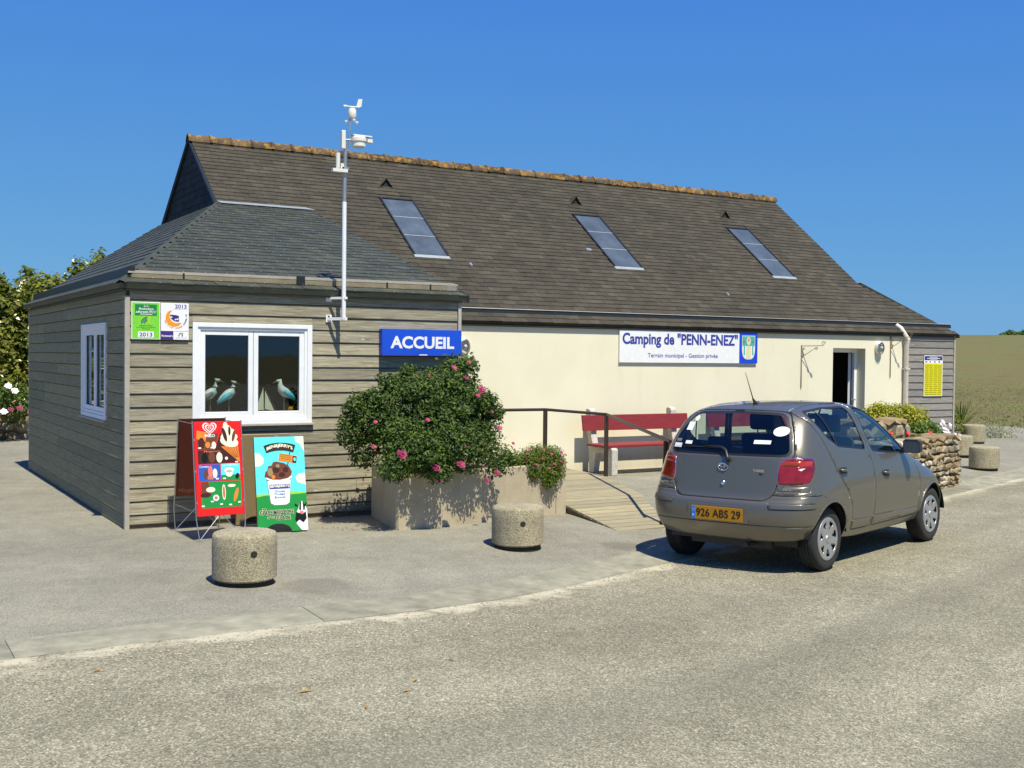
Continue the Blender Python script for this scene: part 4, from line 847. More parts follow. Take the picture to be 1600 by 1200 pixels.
for a, z, ra, rb, mt in ((.095, .555, .03, .05, 'p_black'), (.165, .56, .033, .055, 'p_cocoa'), (.24, .555, .03, .05, 'p_cloud'), (.31, .545, .015, .015, 'p_white'), (.07, .70, .03, .05, 'p_choc'), (.13, .68, .025, .03, 'p_waffle'), (.19, .675, .022, .035, 'p_cloud'), (.10, .40, .022, .045, 'p_cocoa'), (.145, .425, .022, .055, 'p_pink'), (.19, .405, .022, .045, 'p_cloud'), (.33, .43, .05, .025, 'p_cloud'), (.33, .40, .035, .035, 'p_white'), (.41, .37, .018, .028, 'p_black'), (.14, .25, .045, .025, 'p_cloud'), (.19, .17, .03, .03, 'p_white'), (.19, .17, .016, .016, 'p_pink'), (.27, .22, .018, .075, 'p_cloud'), (.27, .22, .012, .06, 'p_pink'), (.39, .19, .018, .07, 'p_waffle'), (.35, .28, .04, .014, 'p_cloud'), (.09, .20, .05, .02, 'p_choc')): P.oval('product_picture', a, z, ra, rb, c*3, mt, o, rot=-.3 if a > .35 else 0)
for a in (.10, .145, .19): P.poly('wafer', [(a-.02, .395), (a+.02, .395), (.145+(a-.145)*.25, .34)], c*2.6, 'p_waffle', o)
P.text('Magnum', .09, .605, .25, .625, c*3, 'p_waffle', o, .01); P.text('Magnum', .13, .75, .20, .765, c*3, 'p_cloud', o); P.text('Cornetto', .04, .462, .13, .485, c*3, 'p_white', o, .01); P.text("BEN&JERRY'S", .27, .462, .425, .483, c*3, 'p_white', o, .015, arc=.008)
for a, z in ((.06, .09), (.15, .13), (.24, .10), (.33, .09), (.42, .11), (.21, .345), (.28, .345), (.41, .50), (.05, .645), (.17, .645)): P.rect('price_tag', a-.014, z, a+.014, z+.014, c*4, 'p_white', o)
# light blue and green board
P = rotz_frame((3.545, 10.965, gz(3.6, 11)+.012), R(-1), R(10)); w_, h_ = .515, .955; th = .03
ol = [(0, 0), (.07, 0)]+[(.21-.14*math.cos(t), .085*math.sin(t)) for t in [math.pi*k/12 for k in range(13)]]+[(.36, 0), (w_, 0), (w_, h_), (0, h_)]
o = MB().prism([P.p(a, z, -th) for a, z in ol], P.n*th).build('tub_ice_cream_board', 'p_tan'); tag(o, 'light blue and green ice cream board with chocolate tub and cow', 'sign')
Q = rotz_frame((3.52, 11.62, gz(3.6, 11.6)+.012), R(-1), R(-9)); MB().prism([Q.p(a, z, -th) for a, z in ol], Q.n*th).build('back_board', 'p_tan', o)
MB().box((0, 0, 0), (.05, .04, .012), 0, Matrix.Translation(P.p(.22, h_, -.03))).build('hinge', 'steel_rod', o)
P.poly('sky_field', [(0, .36), (.15, .372), (.3, .374), (w_, .36), (w_, h_), (0, h_)], c, 'p_cyan', o); P.poly('pale_hill', [(0, .33), (w_, .33), (w_, .385), (.38, .402), (.2, .38), (0, .385)], c*1.8, 'p_grass2', o)
P.poly('meadow', [(0, .002), (.07, .002)]+[(.21-.14*math.cos(t), .085*math.sin(t)) for t in [math.pi*k/12 for k in range(13)]]+[(.36, .002), (w_, .002), (w_, .375), (.4, .372), (.25, .365), (.1, .37), (0, .355)], c*2.6, 'p_grass', o)
for pts in ([(.42, h_-.002), (w_-.002, h_-.002), (w_-.002, .80), (.49, .845), (.47, .88), (.43, .90)], [(.002, .66), (.002, .80), (.05, .79), (.09, .74), (.085, .69), (.05, .665)], [(w_-.002, .46), (w_-.002, .58), (.45, .575), (.41, .54), (.43, .49), (.47, .475)]): P.poly('cloud', pts, c*2, 'p_cloud', o)
bn = lambda r0, r1, a0, cx, cz: [(cx+r0*math.sin(t), cz+r0*math.cos(t)) for t in [-a0+2*a0*k/14 for k in range(15)]]+[(cx+r1*math.sin(t), cz+r1*math.cos(t)) for t in [a0-2*a0*k/14 for k in range(15)]]
P.poly('banner', bn(.50, .42, .34, .26, .395), c*2.4, 'p_dgreen', o); P.poly('banner', bn(.485, .435, .315, .26, .395), c*3.2, 'p_choc', o)
P.text("BEN&JERRY'S", .125, .825, .395, .868, c*4.2, 'p_cloud', o, .035, arc=.035)
P.poly('placard', [(.24, .715), (.425, .68), (.435, .755), (.255, .79)], c*3, 'p_waffle', o); P.poly('placard', [(.385, .69), (.425, .684), (.433, .748), (.393, .756)], c*4, 'p_black', o); P.oval('placard_mark', .41, .722, .013, .02, c*5, 'p_cyan', o)
P.poly('placard_stick', [(.315, .60), (.325, .60), (.37, .80), (.36, .80)], c*2.7, 'p_dgreen', o)
for i in range(3): P.poly('placard_line', [(.265, .772-.02*i), (.372, .752-.02*i), (.374, .760-.02*i), (.267, .780-.02*i)], c*4, 'p_olive', o)
P.poly('tub', [(.105, .55), (.365, .57), (.34, .29), (.30, .265), (.18, .265), (.14, .29)], c*3.4, 'p_grey', o); P.poly('tub', [(.115, .51), (.358, .52), (.335, .29), (.30, .27), (.18, .27), (.145, .29)], c*3.9, 'p_bird', o); P.oval('tub_rim', .235, .548, .135, .045, c*4.4, 'p_white', o)
P.rect('tub_band', .135, .43, .345, .475, c*4.5, 'p_navy', o); P.text("BEN&JERRY'S", .142, .438, .34, .47, c*5.2, 'p_cloud', o, .03, arc=.004)
for i, t in enumerate(('Chocolate', 'Fudge', 'Brownie')): P.text(t, .185, .395-.03*i, .295, .418-.03*i, c*5, 'p_skyblue', o, .02)
P.poly('chocolate_scoop', [(.09, .555), (.10, .60), (.125, .625), (.13, .66), (.165, .665), (.185, .70), (.22, .705), (.26, .695), (.30, .685), (.345, .655), (.375, .60), (.365, .56), (.33, .535), (.25, .52), (.17, .525)], c*5, 'p_cocoa', o)
for a, z, ra, rb, mt in ((.15, .60, .03, .045, 'p_tan'), (.21, .62, .04, .03, 'p_choc'), (.27, .57, .035, .025, 'p_choc'), (.31, .62, .03, .03, 'p_choc'), (.18, .55, .02, .02, 'p_waffle'), (.23, .66, .02, .02, 'p_tan')): P.oval('scoop_chunk', a, z, ra, rb, c*5.8, mt, o, 9)
for t, a0, z0, a1, z1 in (('LA', .055, .222, .10, .245), ('GLACE MEILLEURE', .02, .172, .375, .222), ('QU’UNE', .10, .132, .175, .156), ('GLACE', .19, .118, .34, .162)):
    P.text(t, a0, z0, a1, z1, c*4, 'p_cloud', o, .075); P.text(t, a0+.003, z0+.003, a1-.003, z1-.003, c*5, 'p_black', o, .03)
# a plain black and white cow
P.poly('cow', [(.515, .004), (.515, .21), (.495, .255), (.47, .29), (.455, .30), (.44, .285), (.425, .225), (.405, .19), (.395, .12), (.40, .07), (.44, .02), (.455, .004)], c*4, 'p_white', o)
for pts in ([(.44, .285), (.455, .30), (.45, .20), (.43, .215)], [(.47, .29), (.495, .255), (.49, .21), (.475, .20)], [(.40, .19), (.385, .12), (.395, .085), (.43, .11), (.47, .08), (.505, .12), (.50, .19), (.46, .165)], [(.415, .26), (.385, .275), (.39, .25), (.42, .24)], [(.49, .26), (.513, .29), (.513, .265), (.495, .24)]): P.poly('cow_patch', pts, c*5, 'p_black', o)
P.oval('cow_muzzle', .455, .185, .022, .014, c*5.6, 'p_pink', o)

# ---------------------------------------------------------------- benches against the wall
def bench(x, label):
    b0 = thing('bench', label, 'bench', (x, Y1-.16, 0), 0, 'red benches along the cream wall')
    for a in (.14, 1.72):
        prof = [(-.16+.02, 0), (-.02, 0), (.0, .40), (.09, .93), (.085, .985), (.03, 1.0), (-.03, .985), (-.05, .95), (-.07, .60), (-.13, .42), (-.60, .42), (-.64, .40), (-.64, 0), (-.50, 0), (-.48, .30), (-.30, .34), (-.20, .30)]
        MB().prism([(a, y, z) for y, z in prof], (.11, 0, 0)).build('support', 'bench_concrete', b0, bevel=.012)
    for z0, z1, y0, y1, nm in ((.655, .895, -.105, -.065, 'backrest'),):
        MB().prism([(-.02, y0-.0, z0), (-.02, y1-.0, z0), (-.02, y1+.04, z1), (-.02, y0+.04, z1)], (2.06, 0, 0)).build(nm, 'red_wood', b0, bevel=.004)
    for y0 in (-.60, -.43, -.26): MB().box((.03, y0, .425), (1.96, y0+.15, .462)).build('seat_plank', 'red_wood', b0, bevel=.004)
    return b0
b1 = bench(9.88, 'red plank bench with pale concrete supports beside the handrail')
b2 = dup(b1); b2.location.x = 12.36; b2['label'] = 'red plank bench mostly hidden behind the grey car'

# ---------------------------------------------------------------- wooden ramp with handrail
rp = thing('wooden_ramp', 'pale plank ramp leading up to the platform along the cream wall', 'ramp', (7.15, 9.93, -.1))
dk = lambda y: -.095+SS((y-9.9)/1.7*.75)*.0+ (.195*min(1, (y-9.93)/1.25))
xr = lambda y: 7.87+(y-9.93)*(9.24-7.87)/(13.08-9.93) if y < 13.08 else 9.24+(y-13.08)*.1
y = 9.93; i = 0
while y < Y1-.03:
    y2 = min(y+.111, Y1-.02); xl = 7.16 if y < 11.55 else 6.9; rj = rng.uniform(-.008, .012)
    hang(MB().prism([(xl, y, dk(y)), (xr(y)+rj, y, dk(y)), (xr(y2)+rj, y2, dk(y2)), (xl, y2, dk(y2))], (0, 0, .026)).build('plank', 'ramp_board'), rp); y += .125; i += 1
hang(MB().prism([(7.165, 9.99, -.11), (7.165, 11.5, -.05), (7.165, 11.5, dk(11.5)-.002), (7.165, 11.2, dk(11.2)-.002), (7.165, 9.99, dk(9.99)-.002)], (.045, 0, 0)).build('side_beam', 'ramp_side'), rp)
hang(MB().prism([(xr(9.95)-.06, 9.99, -.11), (xr(13.0)-.06, 13.0, -.03), (xr(13.0)-.06, 13.0, dk(13)-.002), (xr(11.2)-.06, 11.2, dk(11.2)-.002), (xr(9.95)-.06, 9.99, dk(9.99)-.002)], (.045, 0, 0)).build('side_beam', 'ramp_side'), rp)
hr = thing('handrail', 'dark brown metal handrail beside the plank ramp', 'handrail', (9.24, 13.08, .1))
pts = [(7.0, 13.1, 1.08), (7.42, 13.08, 1.08), (8.21, 13.08, 1.077), (9.22, 13.08, .995), (7.80, 9.85, .875)]
hang(MB().tube(pts[:3], .021, 10).tube(pts[2:4], .021, 10).tube(pts[3:], .021, 10).build('rail', 'brown_rail', smooth=40), hr)
for x, y, z0, z1 in ((8.21, 13.08, .08, 1.07), (9.22, 13.08, .09, .99), (7.86, 10.0, -.1, .87)): hang(MB().box((x-.022, y-.022, z0), (x+.022, y+.022, z1)).build('post', 'brown_rail'), hr)

# ---------------------------------------------------------------- planter
def offset_in(pl, d):
    c = Vector((sum(p[0] for p in pl)/len(pl), sum(p[1] for p in pl)/len(pl))); out = []
    n = len(pl)
    for i in range(n):
        a, b_, e = Vector(pl[i-1]), Vector(pl[i]), Vector(pl[(i+1) % n]); n1 = Vector((-(b_-a).y, (b_-a).x)).normalized(); n2 = Vector((-(e-b_).y, (e-b_).x)).normalized(); nn = (n1+n2).normalized(); out.append(tuple(b_+nn*d/max(.4, nn.dot(n1))))
    return out
PL = [(5.07, 11.70), (4.88, 10.64), (4.90, 10.60), (5.30, 10.59), (5.85, 10.70), (6.4, 10.82), (7.09, 10.96), (7.13, 11.0), (7.13, 11.85), (6.3, 11.85), (6.22, 11.76)]
inn = offset_in(PL, .11); n = len(PL); top = .575
V = [(x, y, gz(x, y)-.06) for x, y in PL]+[(x, y, top) for x, y in PL]+[(x, y, top) for x, y in inn]+[(x, y, top-.10) for x, y in inn]
F = [(i, (i+1) % n, n+(i+1) % n, n+i) for i in range(n)]+[(n+i, n+(i+1) % n, 2*n+(i+1) % n, 2*n+i) for i in range(n)]+[(2*n+i, 2*n+(i+1) % n, 3*n+(i+1) % n, 3*n+i) for i in range(n)]
pln = MB().add(V, F).build('planter', 'planter_render', bevel=.012); tag(pln, 'large beige rendered planter in front of the boarding', 'planter')
MB().add([(x, y, top-.07) for x, y in offset_in(PL, .10)], [tuple(range(n))]).build('soil', 'soil', pln)
MB().box((7.02, 10.93, gz(7.1, 11.)-.05), (7.155, 11.10, .615)).build('end_pier', 'planter_render', pln, bevel=.01)

def shrub(name, label, cat, base, clumps, n, size, seed, mat, stems=8, group=None, aspect=.55, shell=.5, zmin=None, fname='foliage'):
    t = thing(name, label, cat, base, 0, group)
    V, F = cloud(clumps, n, size, seed, shell, zmin=zmin, aspect=aspect); o = hang(np_mesh(fname, V, F, mat), t); kind(o, 'stuff')
    if stems:
        g = random.Random(seed); mb = MB()
        for i in range(stems):
            c = clumps[i % len(clumps)]; p0 = Vector(base)+Vector((g.uniform(-.1, .1), g.uniform(-.1, .1), 0)); p2 = Vector(c[:3])+Vector([g.uniform(-.4, .4)*s for s in c[3:6]]); p1 = (p0+p2)/2+Vector((g.uniform(-.08, .08), 0, .08))
            mb.tube([p0, p1, p2], [.014, .009, .004], 5)
        hang(mb.build('stems', 'stem'), t)
    return t
# rose bush: uneven clumps
g = random.Random(21); cl = [(5.55, 11.15, .98, .58, .42, .44), (5.95, 11.25, 1.22, .42, .36, .42), (6.08, 11.42, 1.50, .30, .25, .28), (5.25, 11.12, 1.18, .38, .34, .36), (4.95, 11.22, 1.12, .26, .26, .24), (5.55, 11.15, 1.38, .36, .30, .28), (6.42, 11.3, .92, .36, .34, .32), (6.5, 11.28, 1.18, .22, .22, .2), (5.3, 10.80, .78, .36, .26, .24), (5.85, 10.86, .80, .38, .26, .26), (4.78, 11.2, .98, .18, .2, .18), (6.6, 11.2, .70, .24, .2, .16), (6.15, 11.45, 1.70, .16, .14, .13), (5.0, 10.75, .66, .2, .2, .15), (5.45, 10.62, .60, .16, .12, .12), (6.25, 10.85, .60, .14, .10, .12)]
cl = [(a-.22-(.12 if a > 6.3 else 0), b_-(.28 if c < .9 else .14), c, d*(.85 if a > 6.3 else 1), e, f*(.85 if a > 6.3 else 1)) for a, b_, c, d, e, f in cl]
cl += [(4.72, 11.1, .78, .16, .2, .2), (4.95, 10.7, .92, .26, .25, .25), (5.5, 10.5, .85, .4, .2, .22)]
for i in range(75):
    c = g.choice(cl[:9]); t = g.random()*6.28; e = g.uniform(-.3, 1.3); r_ = g.uniform(.07, .13); cl.append((c[0]+c[3]*math.cos(t)*math.cos(e), c[1]+c[4]*min(.4, math.sin(t))*math.cos(e), c[2]+c[5]*math.sin(e), r_, r_, r_*.8))
for i in range(34):
    c = g.choice(cl[:12]); t = g.random()*6.28; e = g.uniform(.3, 1.3); cl.append((c[0]+c[3]*1.12*math.cos(t)*math.cos(e), c[1]+c[4]*min(.3, math.sin(t))*math.cos(e), c[2]+c[5]*1.12*math.sin(e), .03, .03, g.uniform(.06, .11)))
rb = shrub('rose_bush', 'large green rose bush with magenta flowers growing in the planter', 'bush', (5.7, 11.25, top-.07), cl, 46000, .038, 5, 'rose_leaf', 14, shell=.45, zmin=.46)
fl_ = [(4.93, 10.93, 1.10, .03, 1), (4.86, 10.93, .86, .035, 1), (5.03, 10.62, .80, .075, 0), (5.36, 10.52, .66, .058, 0), (5.42, 10.55, .53, .045, 0), (5.66, 10.55, .68, .065, 0), (5.75, 10.66, .86, .035, 1), (5.46, 10.8, 1.12, .035, 1), (6.2, 10.98, 1.42, .06, 0), (6.15, 10.97, 1.36, .04, 1), (5.97, 11.2, 1.66, .045, 1), (6.1, 11.15, 1.55, .04, 0), (6.28, 11.15, 1.46, .03, 1), (6.44, 11.05, 1.18, .035, 1), (6.54, 11.05, 1.0, .045, 1), (6.0, 10.62, .50, .04, 0), (6.18, 10.72, .56, .05, 0), (6.16, 11.2, 1.72, .03, 1), (5.62, 11.1, 1.58, .025, 1), (6.62, 11.0, .84, .03, 1)]
for i, (x, y, z, r_, k) in enumerate(fl_): hang(flower('flower', (x-.22-(.08 if x > 6.3 else 0), y-(.28 if z < .9 else .16), z), r_*.8, 'pink_petal' if k else 'magenta_petal', None, i, 8), rb)
tp = shrub('trailing_plant', 'low trailing plant with pink flowers spilling over the planter end', 'plant', (6.95, 11.35, top-.07), [(6.86, 11.05, .66, .24, .17, .14), (6.93, 10.90, .54, .20, .11, .2), (6.60, 10.98, .62, .20, .14, .11), (6.66, 10.88, .52, .12, .08, .14), (7.02, 11.0, .62, .12, .12, .16), (6.88, 10.85, .42, .12, .07, .13), (6.4, 10.95, .62, .2, .14, .09)], 9500, .032, 9, 'trailing_leaf', 6, aspect=.35, shell=.3)
g = random.Random(8)
for i in range(17): hang(flower('flower', (6.55+g.random()*.52, 10.80+g.random()*.12, .52+g.random()*.25), .022, 'pink_petal', None, 40+i, 5), tp)
fp = random.Random(4)
for i in range(8):      # petals fallen on the asphalt
    x, y = fp.choice(((4.35, 10.95), (5.2, 10.35), (4.5, 10.8))); x += fp.gauss(0, .15); y += fp.gauss(0, .10); z = gz(x, y)+.004; s = fp.uniform(.010, .018)
    tag(MB().add([(x-s, y, z), (x, y-s*.7, z+.004), (x+s, y, z+.002), (x, y+s*.7, z+.006)], [(0, 1, 2, 3)]).build('fallen_petal', 'pink_petal'), 'pink rose petal lying on the asphalt by the planter', 'petal', 'fallen petals by the planter')
# ---------------------------------------------------------------- dry stone beds and planting at the end of the building
ico = [(0, 0, -1), (.72, -.53, -.45), (-.28, -.85, -.45), (-.89, 0, -.45), (-.28, .85, -.45), (.72, .53, -.45), (.28, -.85, .45), (-.72, -.53, .45), (-.72, .53, .45), (.28, .85, .45), (.89, 0, .45), (0, 0, 1)]
icf = [(0, 2, 1), (1, 5, 0), (0, 3, 2), (0, 4, 3), (0, 5, 4), (1, 10, 5), (2, 6, 1), (3, 7, 2), (4, 8, 3), (5, 9, 4), (1, 6, 10), (2, 7, 6), (3, 8, 7), (4, 9, 8), (5, 10, 9), (6, 11, 10), (7, 11, 6), (8, 11, 7), (9, 11, 8), (10, 11, 9)]
def stone_mesh(seed):
    g = random.Random(seed); me = bpy.data.meshes.new('stone')
    vs = []
    for v in ico:
        v = Vector(v); m_ = max(abs(v.x), abs(v.y), abs(v.z)); v = v.lerp(v/m_, .8)*g.uniform(.84, 1.1); vs.append(tuple(v*.5))
    me.from_pydata(vs, [], icf); me.materials.append(M['stone']); me.update(); return me
SM = [stone_mesh(100+i) for i in range(9)]
def stone_wall(root, A, Bp, h, th, seed, sc=1.0, zf=None, cap=True, both=False):
    """courses of separate stones on the outer face of a mortar core, A->B, outer side to the right of A->B"""
    g = random.Random(seed); A, Bp = Vector((*A, 0)), Vector((*Bp, 0)); d = (Bp-A); L = d.length; d.normalize(); nrm = Vector((d.y, -d.x, 0)); ang = math.atan2(d.y, d.x)
    z0 = zf if zf is not None else -.12; z = z0
    MBc = MB(); c0, c1 = A-nrm*.05, Bp-nrm*.05; MBc.prism([(c0.x, c0.y, z0), (c1.x, c1.y, z0), (c1.x-nrm.x*(th-.05), c1.y-nrm.y*(th-.05), z0), (c0.x-nrm.x*(th-.05), c0.y-nrm.y*(th-.05), z0)], (0, 0, h-z0-.03)); MBc.build('wall_core', 'mortar', root)
    while z < h-.02:
        ch = min(g.uniform(.06, .15)*sc, h-z); 
        if h-z-ch < .04: ch = h-z
        u = 0
        while u < L:
            w = g.choice((g.uniform(.06, .14), g.uniform(.12, .24), g.uniform(.2, .34)))*sc; w = min(w, L-u+.03); o = bpy.data.objects.new('stone', g.choice(SM)); C.objects.link(o); o.parent = root
            p = A+d*(u+w/2)-nrm*(.04+g.uniform(-.012, .012)); o.location = (p.x, p.y, z+ch/2+g.uniform(-.018, .018)); o.scale = (w*1.14, .16*g.uniform(.85, 1.25), ch*g.uniform(.95, 1.45)); o.rotation_euler = (g.uniform(-.1, .1), g.uniform(-.16, .16), ang+g.uniform(-.1, .1)+g.choice((0, math.pi))); u += w
        z += ch
    if cap:
        u = 0
        while u < L:
            w = min(g.uniform(.2, .4)*sc, L-u+.05); o = bpy.data.objects.new('stone', g.choice(SM)); C.objects.link(o); o.parent = root; p = A+d*(u+w/2)-nrm*th*.45
            o.location = (p.x, p.y, h+.02); o.scale = (w*1.08, th*1.15, .13); o.rotation_euler = (g.uniform(-.05, .05), g.uniform(-.05, .05), ang); u += w
zf = gz(14, 11.4)-.05
sw = MB().box((14.0, 11.6, zf), (14.3, 11.8, zf+.2)).build('dry_stone_wall', 'mortar'); tag(sw, 'honey coloured dry stone wall round the flower bed by the kerb', 'wall')
stone_wall(sw, (11.9, 10.60), (14.86, 11.66), .60, .32, 3, zf=zf); stone_wall(sw, (14.88, 11.68), (14.55, 12.75), .58, .3, 4, zf=zf)
pier = MB().box((13.42, 11.9, zf), (13.5, 12.0, zf+.2)).build('stone_pier', 'mortar'); tag(pier, 'block of large grey stones above the flower bed wall', 'wall')
stone_wall(pier, (12.75, 11.86), (13.93, 11.86), .84, .5, 6, 1.9, zf=.1); stone_wall(pier, (13.95, 11.86), (13.95, 12.36), .84, .45, 7, 1.9, zf=.1)
kind_soil = MB().add([(12.1, 10.95, .5), (14.7, 11.85, .52), (14.5, 14.3, .52), (12.2, 14.3, .52)], [(0, 1, 2, 3)]).build('bed_soil', 'soil', sw)
gd = random.Random(31)
shrub('golden_hedge', 'clipped golden yellow hedge in front of the downpipe', 'hedge', (14.7, 12.75, .5), [(14.15+.17*i, 12.72+gd.uniform(-.05, .05), .90+gd.uniform(-.03, .03)-.012*i, .17, .24, .24) for i in range(7)]+[(14.25, 12.7, .86, .42, .25, .22), (14.9, 12.65, .76, .4, .25, .2)], 7500, .05, 31, 'golden_leaf', 6, shell=.5)
gs_ = shrub('green_shrub', 'bright green leafy shrub between golden hedge and bollards', 'shrub', (15.15, 12.5, .2), [(15.0, 12.5, .66, .3, .25, .2), (15.25, 12.6, .60, .28, .25, .2), (15.5, 12.75, .46, .22, .22, .2), (15.1, 12.4, .45, .25, .2, .25), (15.5, 12.85, .2, .25, .22, .2), (14.8, 12.35, .66, .22, .2, .16)], 5200, .06, 33, 'green_leaf', 8, shell=.4)
gd = random.Random(6)
for i in range(4): hang(flower('flower', (14.55+gd.random()*.7, 11.85+gd.random()*.1, .48+gd.random()*.16), .04, 'red_petal', None, 60+i, 6), gs_)
wf = shrub('daisy_clump', 'trailing clump of white and lilac daisies beside the green shrub', 'flowers', (15.8, 12.85, .1), [(15.75, 12.85, .60, .16, .16, .12), (15.95, 12.9, .46, .16, .16, .12), (16.05, 12.95, .3, .14, .15, .14)], 1500, .035, 35, 'green_leaf', 4)
for i in range(46):
    t = i/46; hang(flower('flower', (15.66+.5*t+gd.gauss(0, .07), 12.70+gd.gauss(0, .05), .74-.34*t+gd.gauss(0, .045)), gd.uniform(.026, .042), 'white_petal' if gd.random() < .62 else 'lilac_petal', None, 80+i, 7), wf)
red = shrub('geranium', 'low red geraniums spilling on the stone wall', 'flowers', (14.2, 11.75, .5), [(14.0, 11.7, .60, .22, .14, .08), (14.35, 11.72, .60, .18, .12, .07), (13.2, 11.6, .62, .25, .15, .1)], 900, .045, 36, 'trailing_leaf', 3)
for i in range(5): hang(flower('flower', (13.2+gd.random()*1.2, 11.6+gd.random()*.1, .66+gd.random()*.08), .04, 'red_petal', None, 140+i, 7), red)
for x, y, r_, lab in ((22.0, 17.6, .42, 'low silvery cushion plant just behind the farther bollard'), (23.3, 17.5, .5, 'low silvery cushion plant at the grass edge beyond the bollards')):
    shrub('silver_plant', lab, 'plant', (x, y, -.1), [(x, y, .1, r_, r_*.7, .28), (x+.35, y-.1, .05, r_*.8, .3, .2), (x-.3, y, .05, .3, .3, .18)], 1500, .06, int(x*10), 'silver_leaf', 0, 'silvery plants at the edge of the field', aspect=.4)
# spiky plant and dark shrub by the corner of the clad bay
def spiky(x, y, z, L, n, seed, label, mat='dry_blade'):
    g = random.Random(seed); t = thing('spiky_plant', label, 'plant', (x, y, z)); mb = MB()
    for i in range(n):
        a = g.random()*6.28; e = g.uniform(.3, 1.4); l = L*g.uniform(.6, 1.1); d = Vector((math.cos(a)*math.cos(e), math.sin(a)*math.cos(e), math.sin(e))); s = d.cross(Vector((0, 0, 1))).normalized()*.016; p = Vector((x, y, z))
        q1 = p+d*l*.6; q2 = p+d*l-Vector((0, 0, l*.18)); mb.add([p-s, p+s, q1+s*.8, q1-s*.8, q2], [(0, 1, 2, 3), (3, 2, 4)])
    hang(mb.build('leaf_blades', mat), t); return t
leaf_mat('sword_leaf', (.06, .10, .02), (.12, .15, .035), (.2, .2, .06))
spiky(25.8, 20.2, .05, 1.0, 60, 3, 'spiky sword leaved plant at the foot of the dry field', 'sword_leaf'); spiky(24.6, 20.9, .0, .55, 40, 5, 'small grassy tuft beside the clad corner of the building')
shrub('dark_shrub', 'thin dark shrub just behind the clad building corner', 'shrub', (20.6, 16.4, 0), [(20.6, 16.6, .6, .18, .3, .5), (20.9, 16.6, .3, .3, .3, .35), (20.5, 16.7, 1.1, .14, .2, .4)], 1300, .06, 44, 'hedge_leaf', 5)
gk = random.Random(12)
for i in range(7):
    q = 29.5+gk.random()*3; l = gk.uniform(-4.5, -1); x = .815*q-.58*l; y = .58*q+.815*l; o = bpy.data.objects.new('field_rock', SM[i]); C.objects.link(o); o.location = (x, y, far_z(x, y)+.06); s = gk.uniform(.18, .42); o.scale = (s*1.4, s, s*.6); o.rotation_euler = (0, 0, gk.random()*3); tag(o, 'brown half buried rock at the foot of the dry field', 'rock', 'rocks in the field')
shrub('far_tree', 'dark round tree on the crest of the dry field', 'tree', (99.3, 71.7, 3.9), [(98.5+.55*i, 72.4-.42*i, 4.2+.12*i+.15*math.sin(i*2), .55, .5, .5) for i in range(8)], 5000, .22, 51, 'green_leaf', 4)
# wire fence far behind omitted: only a dark line of post tops is seen
# ---------------------------------------------------------------- hedge and low rubble wall behind the left side
zl = -.03
lw = MB().box((2.0, 25.15, zl-.05), (2.2, 25.3, .3)).build('rubble_wall', 'mortar'); tag(lw, 'low rubble stone wall under the flowering hedge', 'wall')
stone_wall(lw, (-1.5, 24.75), (7.0, 25.55), .72, .4, 15, 1.7, zf=zl-.05)
gh = random.Random(41); hc = []
for i in range(22):
    x = -1.2+i*.36; y = 26.6+gh.uniform(-.5, .5)+.09*x; zt_ = 3.55+.35*math.sin(x*1.3+.6)+gh.uniform(-.2, .2)-max(0, (x-4.5))*.35
    hc += [(x, y, zt_-.55, .62, .6, .6), (x+gh.uniform(-.3, .3), y-.45, zt_-1.4, .62, .55, .65), (x, y-.55, 1.15, .6, .55, .62)]
    if gh.random() < .7: hc.append((x+gh.uniform(-.2, .2), y, zt_+.05, .22, .22, .3))
hd = shrub('flowering_hedge', 'tall green hedge with small cream flowers behind the annex', 'hedge', (3, 26.6, zl), hc, 60000, .13, 43, 'hedge_leaf', 20, shell=.45)
V, F = cloud([(c[0], c[1], c[2], c[3]*1.05, c[4]*1.05, c[5]*1.05) for c in hc], 1500, .10, 45, .93); o = hang(np_mesh('blossom', V, F, 'cream_petal'), hd); kind(o, 'stuff')
wr = shrub('white_rose', 'low bush with white and dark pink flowers at the hedge foot', 'bush', (2.6, 24.6, zl), [(2.5, 24.45, .95, .5, .3, .35), (3.0, 24.75, .75, .4, .3, .4), (2.0, 24.3, .8, .5, .3, .4)], 1900, .09, 47, 'green_leaf', 5)
for i, (x, y, z, r_, k) in enumerate(((2.80, 24.2, 1.12, .08, 0), (2.92, 24.25, 1.02, .08, 0), (2.72, 24.2, .62, .08, 0), (3.02, 24.3, .68, .07, 1), (3.22, 24.4, .58, .07, 1), (2.85, 24.2, .66, .06, 1), (3.3, 24.45, .75, .06, 1))): hang(flower('flower', (x, y, z), r_, 'magenta_petal' if k else 'white_petal', None, 200+i, 7), wr)
